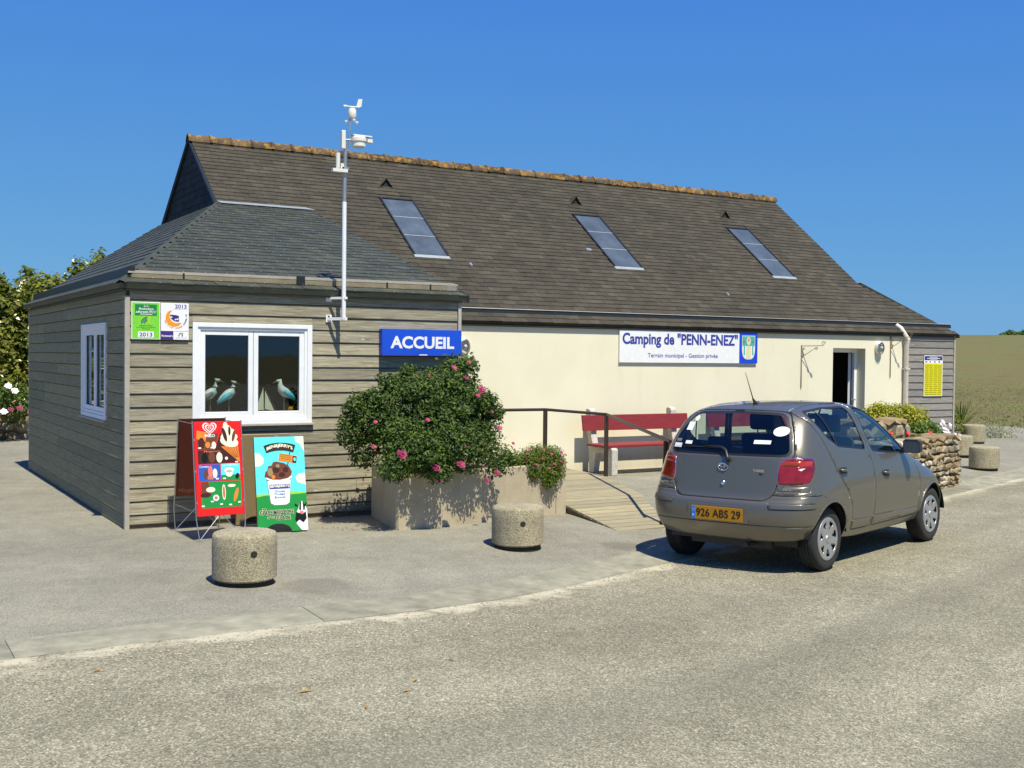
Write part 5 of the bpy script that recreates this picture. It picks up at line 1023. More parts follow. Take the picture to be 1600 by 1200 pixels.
# ---------------------------------------------------------------- the parked car (x forward from rear axle, y left, z up)
def paint(name, col):
    m, nt, b = new_mat(name)
    n = tex(nt, 'Noise', 900, 'Object', 2, .5); d = tex(nt, 'Noise', 2.2, 'Object', 5, .7)
    o = ramp(nt, n.outputs[0], [(.3, tuple(c*.85 for c in col)), (.7, tuple(c*1.18 for c in col))])
    sp = nt.nodes.new('ShaderNodeSeparateXYZ'); tc = nt.nodes.new('ShaderNodeTexCoord'); nt.links.new(tc.outputs['Object'], sp.inputs[0])
    low = mathn(nt, 'SUBTRACT', 1.0, mathn(nt, 'MULTIPLY', sp.outputs[2], 1.7), True)       # road dust on the sills
    du = mathn(nt, 'MULTIPLY', mathn(nt, 'ADD', mathn(nt, 'MULTIPLY', low, .55), .06), d.outputs[0], True)
    o = mix(nt, du, o, (.30, .25, .17)); nt.links.new(o, b.inputs['Base Color'])
    b.inputs['Metallic'].default_value = .55; nt.links.new(mathn(nt, 'ADD', mathn(nt, 'MULTIPLY', du, .35), .36), b.inputs['Roughness'])
    b.inputs['Coat Weight'].default_value = .75; nt.links.new(mathn(nt, 'ADD', mathn(nt, 'MULTIPLY', du, .4), .05), b.inputs['Coat Roughness']); return m
paint('car_paint', (.15, .139, .112))
simple('car_gap', (.006, .006, .006), .8); simple('car_black', (.015, .015, .016), .45); simple('car_trim', (.03, .03, .032), .6); simple('tyre', (.022, .021, .02), .85, var=.3, scale=14, bmp=.3)
simple('hubcap', (.50, .50, .50), .35, .75, .08); simple('seat_cloth', (.025, .028, .04), .95); simple('blue_cloth', (.05, .12, .36), .9); simple('chrome', (.75, .75, .75), .12, 1.0, .02); simple('wheel_dark', (.02, .02, .02), .7)
m, nt, b = new_mat('lamp_red'); n = tex(nt, 'Wave', 40, 'Object'); n2 = tex(nt, 'Noise', 6, 'Object', 2)
nt.links.new(ramp(nt, n2.outputs[0], [(.35, (.13, .003, .003)), (.65, (.34, .010, .005))]), b.inputs['Base Color']); b.inputs['Roughness'].default_value = .12; b.inputs['Coat Weight'].default_value = 1; bump(nt, b, n.outputs[0], .15, .004)
m, nt, b = new_mat('lamp_amber'); n2 = tex(nt, 'Wave', 60, 'Object'); nt.links.new(ramp(nt, n2.outputs[0], [(.3, (.26, .012, .006)), (.7, (.42, .035, .010))]), b.inputs['Base Color']); b.inputs['Roughness'].default_value = .12; b.inputs['Coat Weight'].default_value = 1
m, nt, b = new_mat('lamp_clear'); n2 = tex(nt, 'Wave', 60, 'Object'); nt.links.new(ramp(nt, n2.outputs[0], [(.3, (.5, .5, .5)), (.7, (.7, .7, .7))]), b.inputs['Base Color']); b.inputs['Roughness'].default_value = .1; b.inputs['Coat Weight'].default_value = 1
CX, CY, CYAW = 7.3955, 8.1082, 0.3144
cyw, syw = math.cos(CYAW), math.sin(CYAW)
wz = {}
for lx in (0, 2.37):
    for ly in (-.73, .73): wz[lx, ly] = gz(CX+cyw*lx-syw*ly, CY+syw*lx+cyw*ly)
zc = sum(wz.values())/4; pit = (wz[2.37, -.73]+wz[2.37, .73]-wz[0, -.73]-wz[0, .73])/2/2.37; rol = (wz[0, .73]+wz[2.37, .73]-wz[0, -.73]-wz[2.37, -.73])/2/1.46
car = thing('car', 'grey beige five door hatchback parked on the road edge', 'car', (CX, CY, zc-pit*1.185))
car.rotation_euler = (math.atan(rol), -math.atan(pit), CYAW)
# control rows 0..9 from sill to roof centre, columns from tail round the side to the nose (half car, y = 0 on the centre line)
COL = [
 [(-.50, 0, .285), (-.578, 0, .40), (-.598, 0, .52), (-.585, 0, .63), (-.522, 0, .70), (-.475, 0, 1.03), (-.350, 0, 1.25), (-.175, 0, 1.445), (.02, 0, 1.478), (.20, 0, 1.492)],
 [(-.49, .38, .285), (-.568, .38, .40), (-.588, .38, .52), (-.573, .38, .63), (-.512, .38, .70), (-.460, .38, 1.03), (-.335, .37, 1.25), (-.160, .34, 1.44), (.04, .18, 1.477), (.22, 0, 1.493)],
 [(-.44, .62, .30), (-.510, .64, .40), (-.530, .65, .52), (-.515, .65, .63), (-.462, .645, .71), (-.395, .62, 1.035), (-.265, .565, 1.25), (-.105, .49, 1.425), (.08, .25, 1.478), (.26, 0, 1.496)],
 [(-.34, .73, .32), (-.375, .79, .42), (-.385, .81, .53), (-.375, .815, .64), (-.345, .80, .74), (-.270, .735, 1.05), (-.175, .665, 1.25), (-.02, .575, 1.42), (.15, .31, 1.48), (.32, 0, 1.499)],
 [(-.02, .76, .33), (-.02, .815, .43), (-.02, .832, .54), (-.02, .836, .66), (-.02, .825, .80), (.0, .762, 1.08), (.06, .695, 1.27), (.18, .60, 1.445), (.32, .34, 1.489), (.45, 0, 1.504)],
 [(.42, .735, .255), (.42, .80, .38), (.42, .822, .52), (.42, .832, .66), (.42, .822, .82), (.42, .770, 1.075), (.45, .705, 1.275), (.50, .61, 1.465), (.56, .35, 1.497), (.62, 0, 1.509)],
 [(.88, .73, .245), (.88, .795, .36), (.88, .818, .50), (.88, .828, .65), (.88, .822, .80), (.88, .775, 1.035), (.86, .712, 1.25), (.82, .62, 1.462), (.82, .36, 1.496), (.82, 0, 1.510)],
 [(1.38, .73, .245), (1.38, .795, .36), (1.38, .815, .50), (1.38, .825, .64), (1.38, .82, .78), (1.36, .775, .995), (1.22, .705, 1.20), (1.05, .615, 1.425), (.98, .36, 1.485), (.96, 0, 1.506)],
 [(1.90, .735, .255), (1.90, .795, .37), (1.90, .812, .50), (1.90, .822, .63), (1.90, .81, .765), (1.84, .755, .955), (1.52, .69, 1.18), (1.20, .58, 1.395), (1.08, .34, 1.475), (1.05, 0, 1.498)],
 [(2.37, .72, .28), (2.37, .79, .38), (2.37, .81, .50), (2.37, .812, .62), (2.36, .775, .775), (2.06, .60, .965), (1.66, .55, 1.205), (1.26, .47, 1.415), (1.12, .28, 1.473), (1.09, 0, 1.494)],
 [(2.74, .66, .25), (2.80, .71, .36), (2.81, .72, .48), (2.77, .70, .60), (2.62, .63, .735), (2.13, .41, .985), (1.71, .37, 1.225), (1.30, .31, 1.43), (1.15, .2, 1.474), (1.11, 0, 1.492)],
 [(2.94, .38, .24), (3.01, .40, .36), (3.02, .40, .48), (2.96, .39, .61), (2.79, .36, .745), (2.15, .23, .995), (1.73, .21, 1.235), (1.315, .18, 1.437), (1.165, .11, 1.475), (1.12, 0, 1.491)],
 [(2.98, 0, .24), (3.06, 0, .36), (3.07, 0, .48), (3.0, 0, .615), (2.83, 0, .75), (2.16, 0, 1.0), (1.74, 0, 1.24), (1.32, 0, 1.44), (1.17, 0, 1.476), (1.13, 0, 1.49)]]
nc, nr = len(COL), 10
cv, cf, idx = [], [], {}
def vid(c, r_, s):
    p = COL[c][r_]; 
    if abs(p[1]) < 1e-6: s = 1
    k = (c, r_, s)
    if k not in idx: idx[k] = len(cv); cv.append(Vector((p[0], p[1]*s, p[2])))
    return idx[k]
for s in (1, -1):
    for c in range(nc-1):
        for r_ in range(nr-1):
            f = [vid(c, r_, s), vid(c, r_+1, s), vid(c+1, r_+1, s), vid(c+1, r_, s)]; cf.append(tuple(f if s > 0 else f[::-1]))
cme = bpy.data.meshes.new('cage'); cme.from_pydata([tuple(v) for v in cv], [], cf); cob = bpy.data.objects.new('cage', cme); C.objects.link(cob)
md = cob.modifiers.new('s', 'SUBSURF'); md.levels = 3; md.render_levels = 3
tgt = np.array([tuple(v) for v in cv]); cur = tgt.copy()
for it in range(3):
    cme.vertices.foreach_set('co', cur.ravel().astype(np.float32)); cme.update(); bpy.context.view_layer.update()
    em = cob.evaluated_get(bpy.context.evaluated_depsgraph_get()).to_mesh(); co = np.empty(len(em.vertices)*3, np.float32); em.vertices.foreach_get('co', co)
    if it < 2: cur += (tgt-co.reshape(-1, 3)[:len(cv)])*.75
bm = bmesh.new(); bm.from_mesh(em); bpy.data.objects.remove(cob)
bmesh.ops.recalc_face_normals(bm, faces=bm.faces)
ctr = Vector((1.2, 0, .8))
if sum((f.calc_center_median()-ctr).dot(f.normal) for f in bm.faces) < 0: bmesh.ops.reverse_faces(bm, faces=bm.faces)
bm.normal_update(); bvh = BVHTree.FromBMesh(bm); bm.verts.ensure_lookup_table(); bm.faces.ensure_lookup_table()
vn0 = [v.normal.copy() for v in bm.verts]; vc0 = [v.co.copy() for v in bm.verts]; fv0 = [[v.index for v in f.verts] for f in bm.faces]
def surf_normal(p):
    h = bvh.find_nearest(p)
    ids = fv0[h[2]]; n_ = Vector(); 
    for i in ids: n_ += vn0[i]/max((vc0[i]-h[0]).length, 1e-4)
    return n_.normalized(), h[0]
REG = bm.faces.layers.int.new('reg')
def smooth_poly(pts, rad=.02, k=4):
    out = []; n_ = len(pts)
    for i in range(n_):
        p, a, c_ = Vector(pts[i]), Vector(pts[i-1]), Vector(pts[(i+1) % n_]); r1 = min(rad, (a-p).length*.45); r2_ = min(rad, (c_-p).length*.45)
        s0, s1 = p+(a-p).normalized()*r1, p+(c_-p).normalized()*r2_
        for j in range(k+1): t = j/k; out.append(tuple(s0*(1-t)**2+p*2*t*(1-t)+s1*t*t))
    return out
def inside(poly, x, y):
    c_ = False; n_ = len(poly); j = n_-1
    for i in range(n_):
        xi, yi = poly[i]; xj, yj = poly[j]
        if (yi > y) != (yj > y) and x < (xj-xi)*(y-yi)/(yj-yi)+xi: c_ = not c_
        j = i
    return c_
def outset(poly, d):
    a = sum(p[0]*q[1]-q[0]*p[1] for p, q in zip(poly, poly[1:]+poly[:1])); sg = 1 if a > 0 else -1; out = []; n_ = len(poly)
    for i in range(n_):
        p, q, e = Vector(poly[i-1]), Vector(poly[i]), Vector(poly[(i+1) % n_]); d1 = (q-p); d2 = (e-q)
        if d1.length < 1e-7 or d2.length < 1e-7: out.append(tuple(q)); continue
        n1 = Vector((d1.y, -d1.x)).normalized()*sg; n2 = Vector((d2.y, -d2.x)).normalized()*sg; nn = (n1+n2).normalized(); out.append(tuple(q+nn*d/max(.5, nn.dot(n1))))
    return out
NREG = [0]
def cut(poly, A, Bv, face, sel, reg, only=None):
    """split the shell along a polygon seen along A x B; faces inside get region id"""
    n_ = len(poly); bx0, bx1, by0, by1 = min(p[0] for p in poly)-.01, max(p[0] for p in poly)+.01, min(p[1] for p in poly)-.01, max(p[1] for p in poly)+.01; cand = set()
    for f in bm.faces:
        if f.normal.dot(face) < .05 or (sel and not sel(f.verts[0].co)): continue
        us = [v.co.dot(A) for v in f.verts]
        if max(us) < bx0 or min(us) > bx1: continue
        ws = [v.co.dot(Bv) for v in f.verts]
        if max(ws) < by0 or min(ws) > by1: continue
        cand.add(f)
    for i in range(n_):
        (x0, y0), (x1, y1) = poly[i], poly[(i+1) % n_]
        if math.hypot(x1-x0, y1-y0) < 1e-5: continue
        lo = (min(x0, x1)-.004, min(y0, y1)-.004); hi = (max(x0, x1)+.004, max(y0, y1)+.004); fs = []
        for f in cand:
            if not f.is_valid: continue
            us = [v.co.dot(A) for v in f.verts]; 
            if max(us) < lo[0] or min(us) > hi[0]: continue
            ws = [v.co.dot(Bv) for v in f.verts]
            if max(ws) < lo[1] or min(ws) > hi[1]: continue
            fs.append(f)
        if not fs: continue
        es = {e for f in fs for e in f.edges}; vs_ = {v for f in fs for v in f.verts}; pn = (Vector(A)*(-(y1-y0))+Vector(Bv)*(x1-x0)).normalized()
        rt_ = bmesh.ops.bisect_plane(bm, geom=fs+list(es)+list(vs_), dist=1e-5, plane_co=A*x0+Bv*y0, plane_no=pn)
        cand.update(q for q in rt_['geom'] if isinstance(q, bmesh.types.BMFace))
    for f in cand:
        if not f.is_valid: continue
        c_ = f.calc_center_median(); u, w = c_.dot(A), c_.dot(Bv)
        if bx0 < u < bx1 and by0 < w < by1 and (not sel or sel(c_)) and (only is None or f[REG] in only) and inside(poly, u, w): f[REG] = reg
AX_, AY_, AZ_ = Vector((1, 0, 0)), Vector((0, 1, 0)), Vector((0, 0, 1))
GAP, HOLE = 90, 99
names = {0: ('body', 'car_paint')}
def region(name, mat): NREG[0] += 1; names[NREG[0]] = (name, mat); return NREG[0]
# rear: bumper, tailgate, rear window
rb_ = region('rear_bumper', 'car_paint')
seam = [(-.9, .18), (-.9, .700), (-.30, .690), (-.10, .655), (-.10, .18)]
for s in (-1, 1):
    sel = (lambda v, s=s: v.y*s > -1e-4 and v.x < .0)
    for f in (AY_*s,): cut([(-.9, .18), (-.9, .705), (-.36, .705), (-.2, .690), (-.12, .66), (-.12, .18)], AX_, AZ_, f, lambda v, s=s: v.y*s > .60 and v.x < .1, rb_)
cut([(-.86, .18), (.86, .18), (.86, .70), (-.86, .70)], AY_, AZ_, -AX_, lambda v: v.x < -.2, rb_)
cut([(-.86, .695), (.86, .695), (.86, .701), (-.86, .701)], AY_, AZ_, -AX_, lambda v: v.x < -.2, GAP)
cut([(-.86, .432), (.86, .432), (.86, .438), (-.86, .438)], AY_, AZ_, -AX_, lambda v: v.x < -.3, GAP)
tg = region('tailgate', 'car_paint')
gate = [(-.44, .652), (.44, .652), (.505, .70), (.535, .80), (.555, .98), (.655, 1.035), (.60, 1.22), (.50, 1.405), (.42, 1.428), (0, 1.437), (-.42, 1.428), (-.50, 1.405), (-.60, 1.22), (-.655, 1.035), (-.555, .98), (-.535, .80), (-.505, .70)]
gate = smooth_poly(gate, .05)
cut(outset(gate, .008), AY_, AZ_, -AX_, lambda v: v.x < .02, GAP); cut(gate, AY_, AZ_, -AX_, lambda v: v.x < .02, tg)
rw_ = region('rear_window', 'car_glass')
rwp = smooth_poly([(-.615, 1.055), (.615, 1.055), (.56, 1.24), (.455, 1.395), (0, 1.408), (-.455, 1.395), (-.56, 1.24)], .07)
fr_ = region('rear_window_surround', 'car_black')
cut(outset(rwp, .022), AY_, AZ_, -AX_, lambda v: v.x < .02, fr_, {tg}); cut(rwp, AY_, AZ_, -AX_, lambda v: v.x < .02, rw_, {fr_})
# tail lamps, seen half from behind and half from the side
for s in (-1, 1):
    dv = Vector((-.80, .60*s, 0)); A = Vector((.60, .80*s, 0)); face = dv
    P3 = [(-.46, .572, 1.00), (-.37, .65, 1.028), (-.25, .765, 1.022), (-.24, .785, .985), (-.30, .80, .86), (-.36, .79, .805), (-.47, .60, .79), (-.49, .548, .795), (-.48, .548, .88)]
    pl = [(x*.60+y*.80, z) for x, y, z in P3]; pl = smooth_poly(pl, .035)
    tl_ = region('tail_light', 'lamp_red'); tr_ = region('tail_light_trim', 'chrome')
    cut(outset(pl, .006), A, AZ_, face, lambda v, s=s: v.y*s > .4 and v.x < .1, tr_); cut(pl, A, AZ_, face, lambda v, s=s: v.y*s > .4 and v.x < .1, tl_, {tr_})
    ta = region('indicator', 'lamp_amber'); um = sorted(p[0] for p in pl); u0, u1 = um[0], um[-1]
    cut([(u0+.015, .95), (u1-.03, .955), (u1-.02, 1.0), (u0+.03, 1.0)], A, AZ_, face, lambda v, s=s: v.y*s > .4 and v.x < .1, ta, {tl_})
    lp = region('lamp_base', 'car_paint'); lpp = [(-.50, .545, .735), (-.36, .80, .735), (-.35, .80, .785), (-.495, .548, .782)]
    cut([(x*.60+y*.80, z) for x, y, z in lpp], A, AZ_, face, lambda v, s=s: v.y*s > .4 and v.x < .1, lp, {0})
    st_ = region('bumper_strip', 'car_paint'); up_ = [(-.57, .50, .585), (-.31, .815, .59), (-.30, .82, .632), (-.57, .50, .632)]; pp = smooth_poly([(x*.60+y*.80, z) for x, y, z in up_], .015)
    cut(outset(pp, .004), A, AZ_, face, lambda v, s=s: v.y*s > .4 and v.x < .1, GAP, {rb_}); cut(pp, A, AZ_, face, lambda v, s=s: v.y*s > .4 and v.x < .1, st_, {GAP})
# sides: doors, windows, arches
for s in (-1, 1):
    face = AY_*s; sel = lambda v, s=s: v.y*s > .45
    rd = region('rear_door', 'car_paint'); fd = region('front_door', 'car_paint')
    rdp = smooth_poly([(-.13, 1.40), (-.05, 1.468), (.3, 1.486), (.72, 1.484), (.80, 1.25), (.87, 1.03), (.905, .90), (.905, .62), (.885, .325), (.46, .325), (.435, .50), (.36, .66), (.22, .80), (.13, .92), (.06, 1.05), (-.04, 1.25)], .04)
    fdp = smooth_poly([(.735, 1.482), (.95, 1.474), (1.18, 1.425), (1.36, 1.335), (1.60, 1.165), (1.86, .96), (1.94, .90), (2.0, .62), (1.98, .33), (.895, .325), (.915, .62), (.915, .90), (.88, 1.03), (.812, 1.25)], .04)
    for pl, reg in ((rdp, rd), (fdp, fd)):
        cut(outset(pl, .0085), AX_, AZ_, face, sel, GAP, {0}); cut(pl, AX_, AZ_, face, sel, reg, {GAP, 0})
    sd = region('side_moulding', 'car_paint')
    for x0, x1 in ((.452, .876), (.902, 1.965)): cut([(x0, .345), (x1, .350), (x1, .405), (x0, .415)], AX_, AZ_, face, sel, sd, {rd, fd})
    sr = region('window_seal', 'car_black')
    rwp_ = smooth_poly([(-.045, 1.375), (-.015, 1.418), (.28, 1.446), (.645, 1.449), (.72, 1.30), (.80, 1.062), (.55, 1.088), (.26, 1.115), (.10, 1.20)], .035)
    fwp = smooth_poly([(.80, 1.446), (.95, 1.438), (1.17, 1.392), (1.34, 1.305), (1.58, 1.135), (1.765, .985), (1.30, 1.008), (.955, 1.040), (.90, 1.18)], .035)
    sg_ = region('rear_side_window', 'car_glass'); sf_ = region('front_side_window', 'car_glass')
    for pl, reg, pr in ((rwp_, sg_, rd), (fwp, sf_, fd)): cut(outset(pl, .016), AX_, AZ_, face, sel, sr, {pr, 0}); cut(pl, AX_, AZ_, face, sel, reg, {sr})
    dvb = region('window_divider', 'car_black'); cut([(.075, 1.45), (.10, 1.45), (.265, 1.10), (.24, 1.10)], AX_, AZ_, face, sel, dvb, {sg_})
    for ax_, r_ in ((0, .338), (2.37, .335)):
        lipr = region('arch_lip', 'car_paint'); circ = lambda r__: [(ax_+r__*math.cos(t), .285+r__*math.sin(t)) for t in [2*math.pi*k/40 for k in range(40)]]
        cut(circ(r_+.022), AX_, AZ_, face, sel, lipr); cut(circ(r_), AX_, AZ_, face, sel, HOLE)
# front: windscreen, grille, headlights
ws = region('windscreen', 'car_glass'); wsp = smooth_poly([(-.60, 1.005), (.60, 1.005), (.53, 1.20), (.44, 1.385), (0, 1.405), (-.44, 1.385), (-.53, 1.20)], .06)
wss = region('windscreen_seal', 'car_black'); cut(outset(wsp, .02), AY_, AZ_, AX_, lambda v: v.x > 1.0, wss, {0}); cut(wsp, AY_, AZ_, AX_, lambda v: v.x > 1.0, ws, {wss})
gr_ = region('grille', 'car_black'); cut(smooth_poly([(-.3, .55), (.3, .55), (.32, .60), (-.32, .60)], .02), AY_, AZ_, AX_, lambda v: v.x > 2.5, gr_); cut(smooth_poly([(-.4, .30), (.4, .30), (.38, .40), (-.38, .40)], .03), AY_, AZ_, AX_, lambda v: v.x > 2.5, gr_)
for s in (-1, 1):
    hl = region('headlight', 'lamp_clear'); A = Vector((-.5, .866*s, 0)); face = Vector((.866, .5*s, 0)); P3 = [(2.93, .36, .60), (2.72, .68, .63), (2.60, .68, .73), (2.80, .40, .71)]
    cut(smooth_poly([(-.5*x+.866*y, z) for x, y, z in P3], .03), A, AZ_, face, lambda v, s=s: v.y*s > .2 and v.x > 2.3, hl)
# separate the regions into parts, keeping the smooth normals of the whole shell
groups = {}
bm.faces.ensure_lookup_table()
PUSH = {'bumper_strip': .010, 'side_moulding': .005, 'tail_light': .006, 'indicator': .006, 'tail_light_trim': .003, 'arch_lip': .005, 'rear_window': -.004, 'rear_side_window': -.006, 'front_side_window': -.006, 'windscreen': -.004, 'headlight': .003, 'rear_bumper': .004}
for f in bm.faces:
    if f[REG] != HOLE: groups.setdefault(f[REG], []).append(f)
made = {}
for reg, fs in groups.items():
    nm, mt = ('panel_gaps', 'car_gap') if reg == GAP else names[reg]; vmap = {}; vs_ = []; ns = []; F = []
    push = -.012 if reg == GAP else PUSH.get(nm, 0)
    for f in fs:
        ff = []
        for v in f.verts:
            if v.index not in vmap or True:
                k = v
                if k not in vmap:
                    nn, q = surf_normal(v.co); vmap[k] = len(vs_); vs_.append(v.co+nn*push); ns.append(nn)
                ff.append(vmap[k])
        F.append(ff)
    me = bpy.data.meshes.new(nm); me.from_pydata([tuple(v) for v in vs_], [], F); me.polygons.foreach_set('use_smooth', [True]*len(F)); me.materials.append(M[mt]); me.update(); me.normals_split_custom_set_from_vertices([tuple(x) for x in ns])
    o = bpy.data.objects.new(nm, me); C.objects.link(o); o.parent = car; made[reg] = o
    if reg == GAP: kind(o, 'stuff')
    if mt in ('car_paint',) or push > 0:
        sdm = o.modifiers.new('thick', 'SOLIDIFY'); sdm.thickness = .012; sdm.offset = -1; sdm.use_rim = True
bm.free()
def onto(o, pname):
    for q in car.children:
        if q.name.split('.')[0] == pname and (q.data.vertices[0].co.y > 0) == (o.data.vertices[0].co.y > 0): o.parent = q; return o
    return o
for o in list(car.children):
    b_ = o.name.split('.')[0]
    if b_ in ('tail_light_trim', 'indicator'): onto(o, 'tail_light')
    if b_ == 'bumper_strip': o.parent = made[rb_]
    if b_ in ('rear_window', 'rear_window_surround'): o.parent = made[tg]
    if b_ in ('rear_side_window',): onto(o, 'rear_door')
    if b_ in ('front_side_window',): onto(o, 'front_door')
# floor, wheel houses, cabin
MB().box((-.34, -.66, .235), (2.85, .66, .30)).build('underbody', 'car_black', car)
mb = MB(); mb.box((-.40, -.66, .30), (.25, .66, .86)); mb.box((1.85, -.62, .30), (2.6, .62, .80)).build('bulkhead', 'car_black', car)
def house(ax_, s):
    k = 18; ring = [(ax_+.352*math.cos(t), .285+.352*math.sin(t)) for t in [math.pi*(.03+.94*j/k) for j in range(k+1)]]; mb = MB()
    mb.add([(x, s*y, z) for y in (.50, .795) for x, z in ring], [(j, j+1, k+2+j, k+1+j) for j in range(k)]); mb.add([(x, s*.50, z) for x, z in ring], [tuple(range(k+1))]); mb.build('wheel_house', 'car_black', car)
for ax_ in (0, 2.37):
    for s in (-1, 1): house(ax_, s)
MB().tube([(-.30, -.25, .25), (-.53, -.25, .245)], .022, 10).build('exhaust', 'car_trim', car)
MB().box((-.36, -.42, .20), (-.10, .42, .29)).build('rear_axle_cover', 'car_black', car)
def cushion(mbx, a, b_, r_=.04): mbx.box(a, b_)
def seat(x, y, w, nm='front_seat', hd=True):
    st = MB().box((x-.05, y-w/2, .45), (x+.48, y+w/2, .62)).prism([(x-.08, y-w/2, .60), (x+.08, y-w/2, .60), (x-.07, y-w/2, 1.16), (x-.20, y-w/2, 1.16)], (0, w, 0)).build(nm, 'seat_cloth', car, bevel=.04)
    for hy in ([y] if hd == 1 else [y-w*.3, y+w*.3]):
        MB().prism([(x-.20, hy-.13, 1.20), (x-.11, hy-.13, 1.20), (x-.13, hy-.13, 1.37), (x-.21, hy-.13, 1.37)], (0, .26, 0)).build('headrest', 'seat_cloth', st, bevel=.035)
        MB().tube([(x-.15, hy-.05, 1.1), (x-.16, hy-.05, 1.22)], .008, 6).tube([(x-.15, hy+.05, 1.1), (x-.16, hy+.05, 1.22)], .008, 6).build('headrest_post', 'chrome', st)
seat(1.02, -.36, .48); seat(1.02, .36, .48)
rs = MB().box((.18, -.62, .40), (.62, .62, .58)).prism([(.14, -.62, .55), (.26, -.62, .55), (.13, -.62, 1.02), (.02, -.62, 1.02)], (0, 1.24, 0)).build('rear_seat', 'seat_cloth', car, bevel=.04)
for hy in (-.36, .36): MB().prism([(.0, hy-.12, 1.03), (.09, hy-.12, 1.03), (.07, hy-.12, 1.17), (.0, hy-.12, 1.17)], (0, .24, 0)).build('headrest', 'seat_cloth', rs, bevel=.03)
MB().prism([(.16, -.55, .60), (.26, -.55, .60), (.14, -.55, 1.0), (.09, -.55, 1.0)], (0, .30, 0)).build('blue_jacket', 'blue_cloth', rs, bevel=.03)
MB().box((-.36, -.52, .98), (-.0, .52, .995)).build('parcel_shelf', 'car_trim', car)
MB().prism([(1.62, -.66, .62), (2.06, -.66, .70), (2.08, -.66, .94), (1.80, -.66, .985), (1.68, -.66, .93)], (0, 1.32, 0)).build('dashboard', 'car_trim', car, bevel=.03)
MB().tube([(1.55+.02*math.cos(t)-.05*math.sin(t), .36+.18*math.cos(t), .90+.17*math.sin(t)) for t in [2*math.pi*k/20 for k in range(21)]], .014, 6).build('steering_wheel', 'car_black', car)
MB().box((1.36, -.11, 1.30), (1.39, .11, 1.36)).tube([(1.39, 0, 1.35), (1.43, 0, 1.40)], .01, 6).build('rear_view_mirror', 'car_black', car)
# wheels
def wheel(x, s, steer=0):
    w = bpy.data.objects.new('wheel', None); C.objects.link(w); w.parent = car; w.location = (x, s*.70, .288); w.rotation_euler = (0, 0, steer+(0 if s > 0 else math.pi)); w.empty_display_size = .1
    prof = [(.185, .075), (.215, .083), (.252, .086), (.272, .078), (.284, .062), (.288, .045)]
    tr = []
    for t in (.034, .030, .012, .008, -.008, -.012, -.030, -.034): tr.append((.288 if (abs(t) not in (.030, .012)) or True else .282, t))
    tread = [(.288, .045), (.2885, .032), (.281, .031), (.281, .026), (.2885, .025), (.289, .004), (.282, .003), (.282, -.003), (.289, -.004), (.2885, -.025), (.281, -.026), (.281, -.031), (.2885, -.032), (.288, -.045)]
    pr = prof+tread[1:]+[(r_, -h) for r_, h in reversed(prof[:-1])]
    MB().lathe([(r_, h) for r_, h in pr], 48, 0, (0, 0, 0), 'y').build('tyre', 'tyre', w, smooth=35)
    MB().lathe([(.19, .07), (.17, .03), (.0005, .02)], 32, 0, (0, 0, 0), 'y').lathe([(.0005, -.04), (.19, -.07)], 32, 0, (0, 0, 0), 'y').build('rim', 'wheel_dark', w)
    nS, per = 7, 8; nA = nS*per; rr = [(.0005, .083), (.028, .083), (.034, .075), (.075, .073), (.092, .076), (.128, .078), (.146, .079), (.158, .082), (.176, .084), (.188, .080), (.192, .070)]
    V = [(r_*math.cos(2*math.pi*j/nA), h, r_*math.sin(2*math.pi*j/nA)) for r_, h in rr for j in range(nA)]; F = []
    for i in range(len(rr)-1):
        for j in range(nA):
            k = j % per
            if (i == 6-1 and k in (0, 1, 2, 3)) or (i == 4 and k in (1, 2)) or (i == 5 and k in (0, 1, 2, 3)) or (i == 6 and k in (0, 1, 2, 3)): continue
            F.append((i*nA+j, (i+1)*nA+j, (i+1)*nA+(j+1) % nA, i*nA+(j+1) % nA))
    hc_ = MB().add(V, F).build('hubcap', 'hubcap', w, smooth=40); sdm = hc_.modifiers.new('t', 'SOLIDIFY'); sdm.thickness = .006
    MB().tube([(.05*math.cos(.5), .074, .05*math.sin(.5)), (.05*math.cos(.5), .078, .05*math.sin(.5))], .006, 8).lathe([(.020, .0835), (.016, .0855), (.012, .0835)], 20, 0, (0, 0, 0), 'y').build('hub_badge', 'chrome', w)
    return w
for x in (0, 2.37):
    for s in (-1, 1): wheel(x, s)
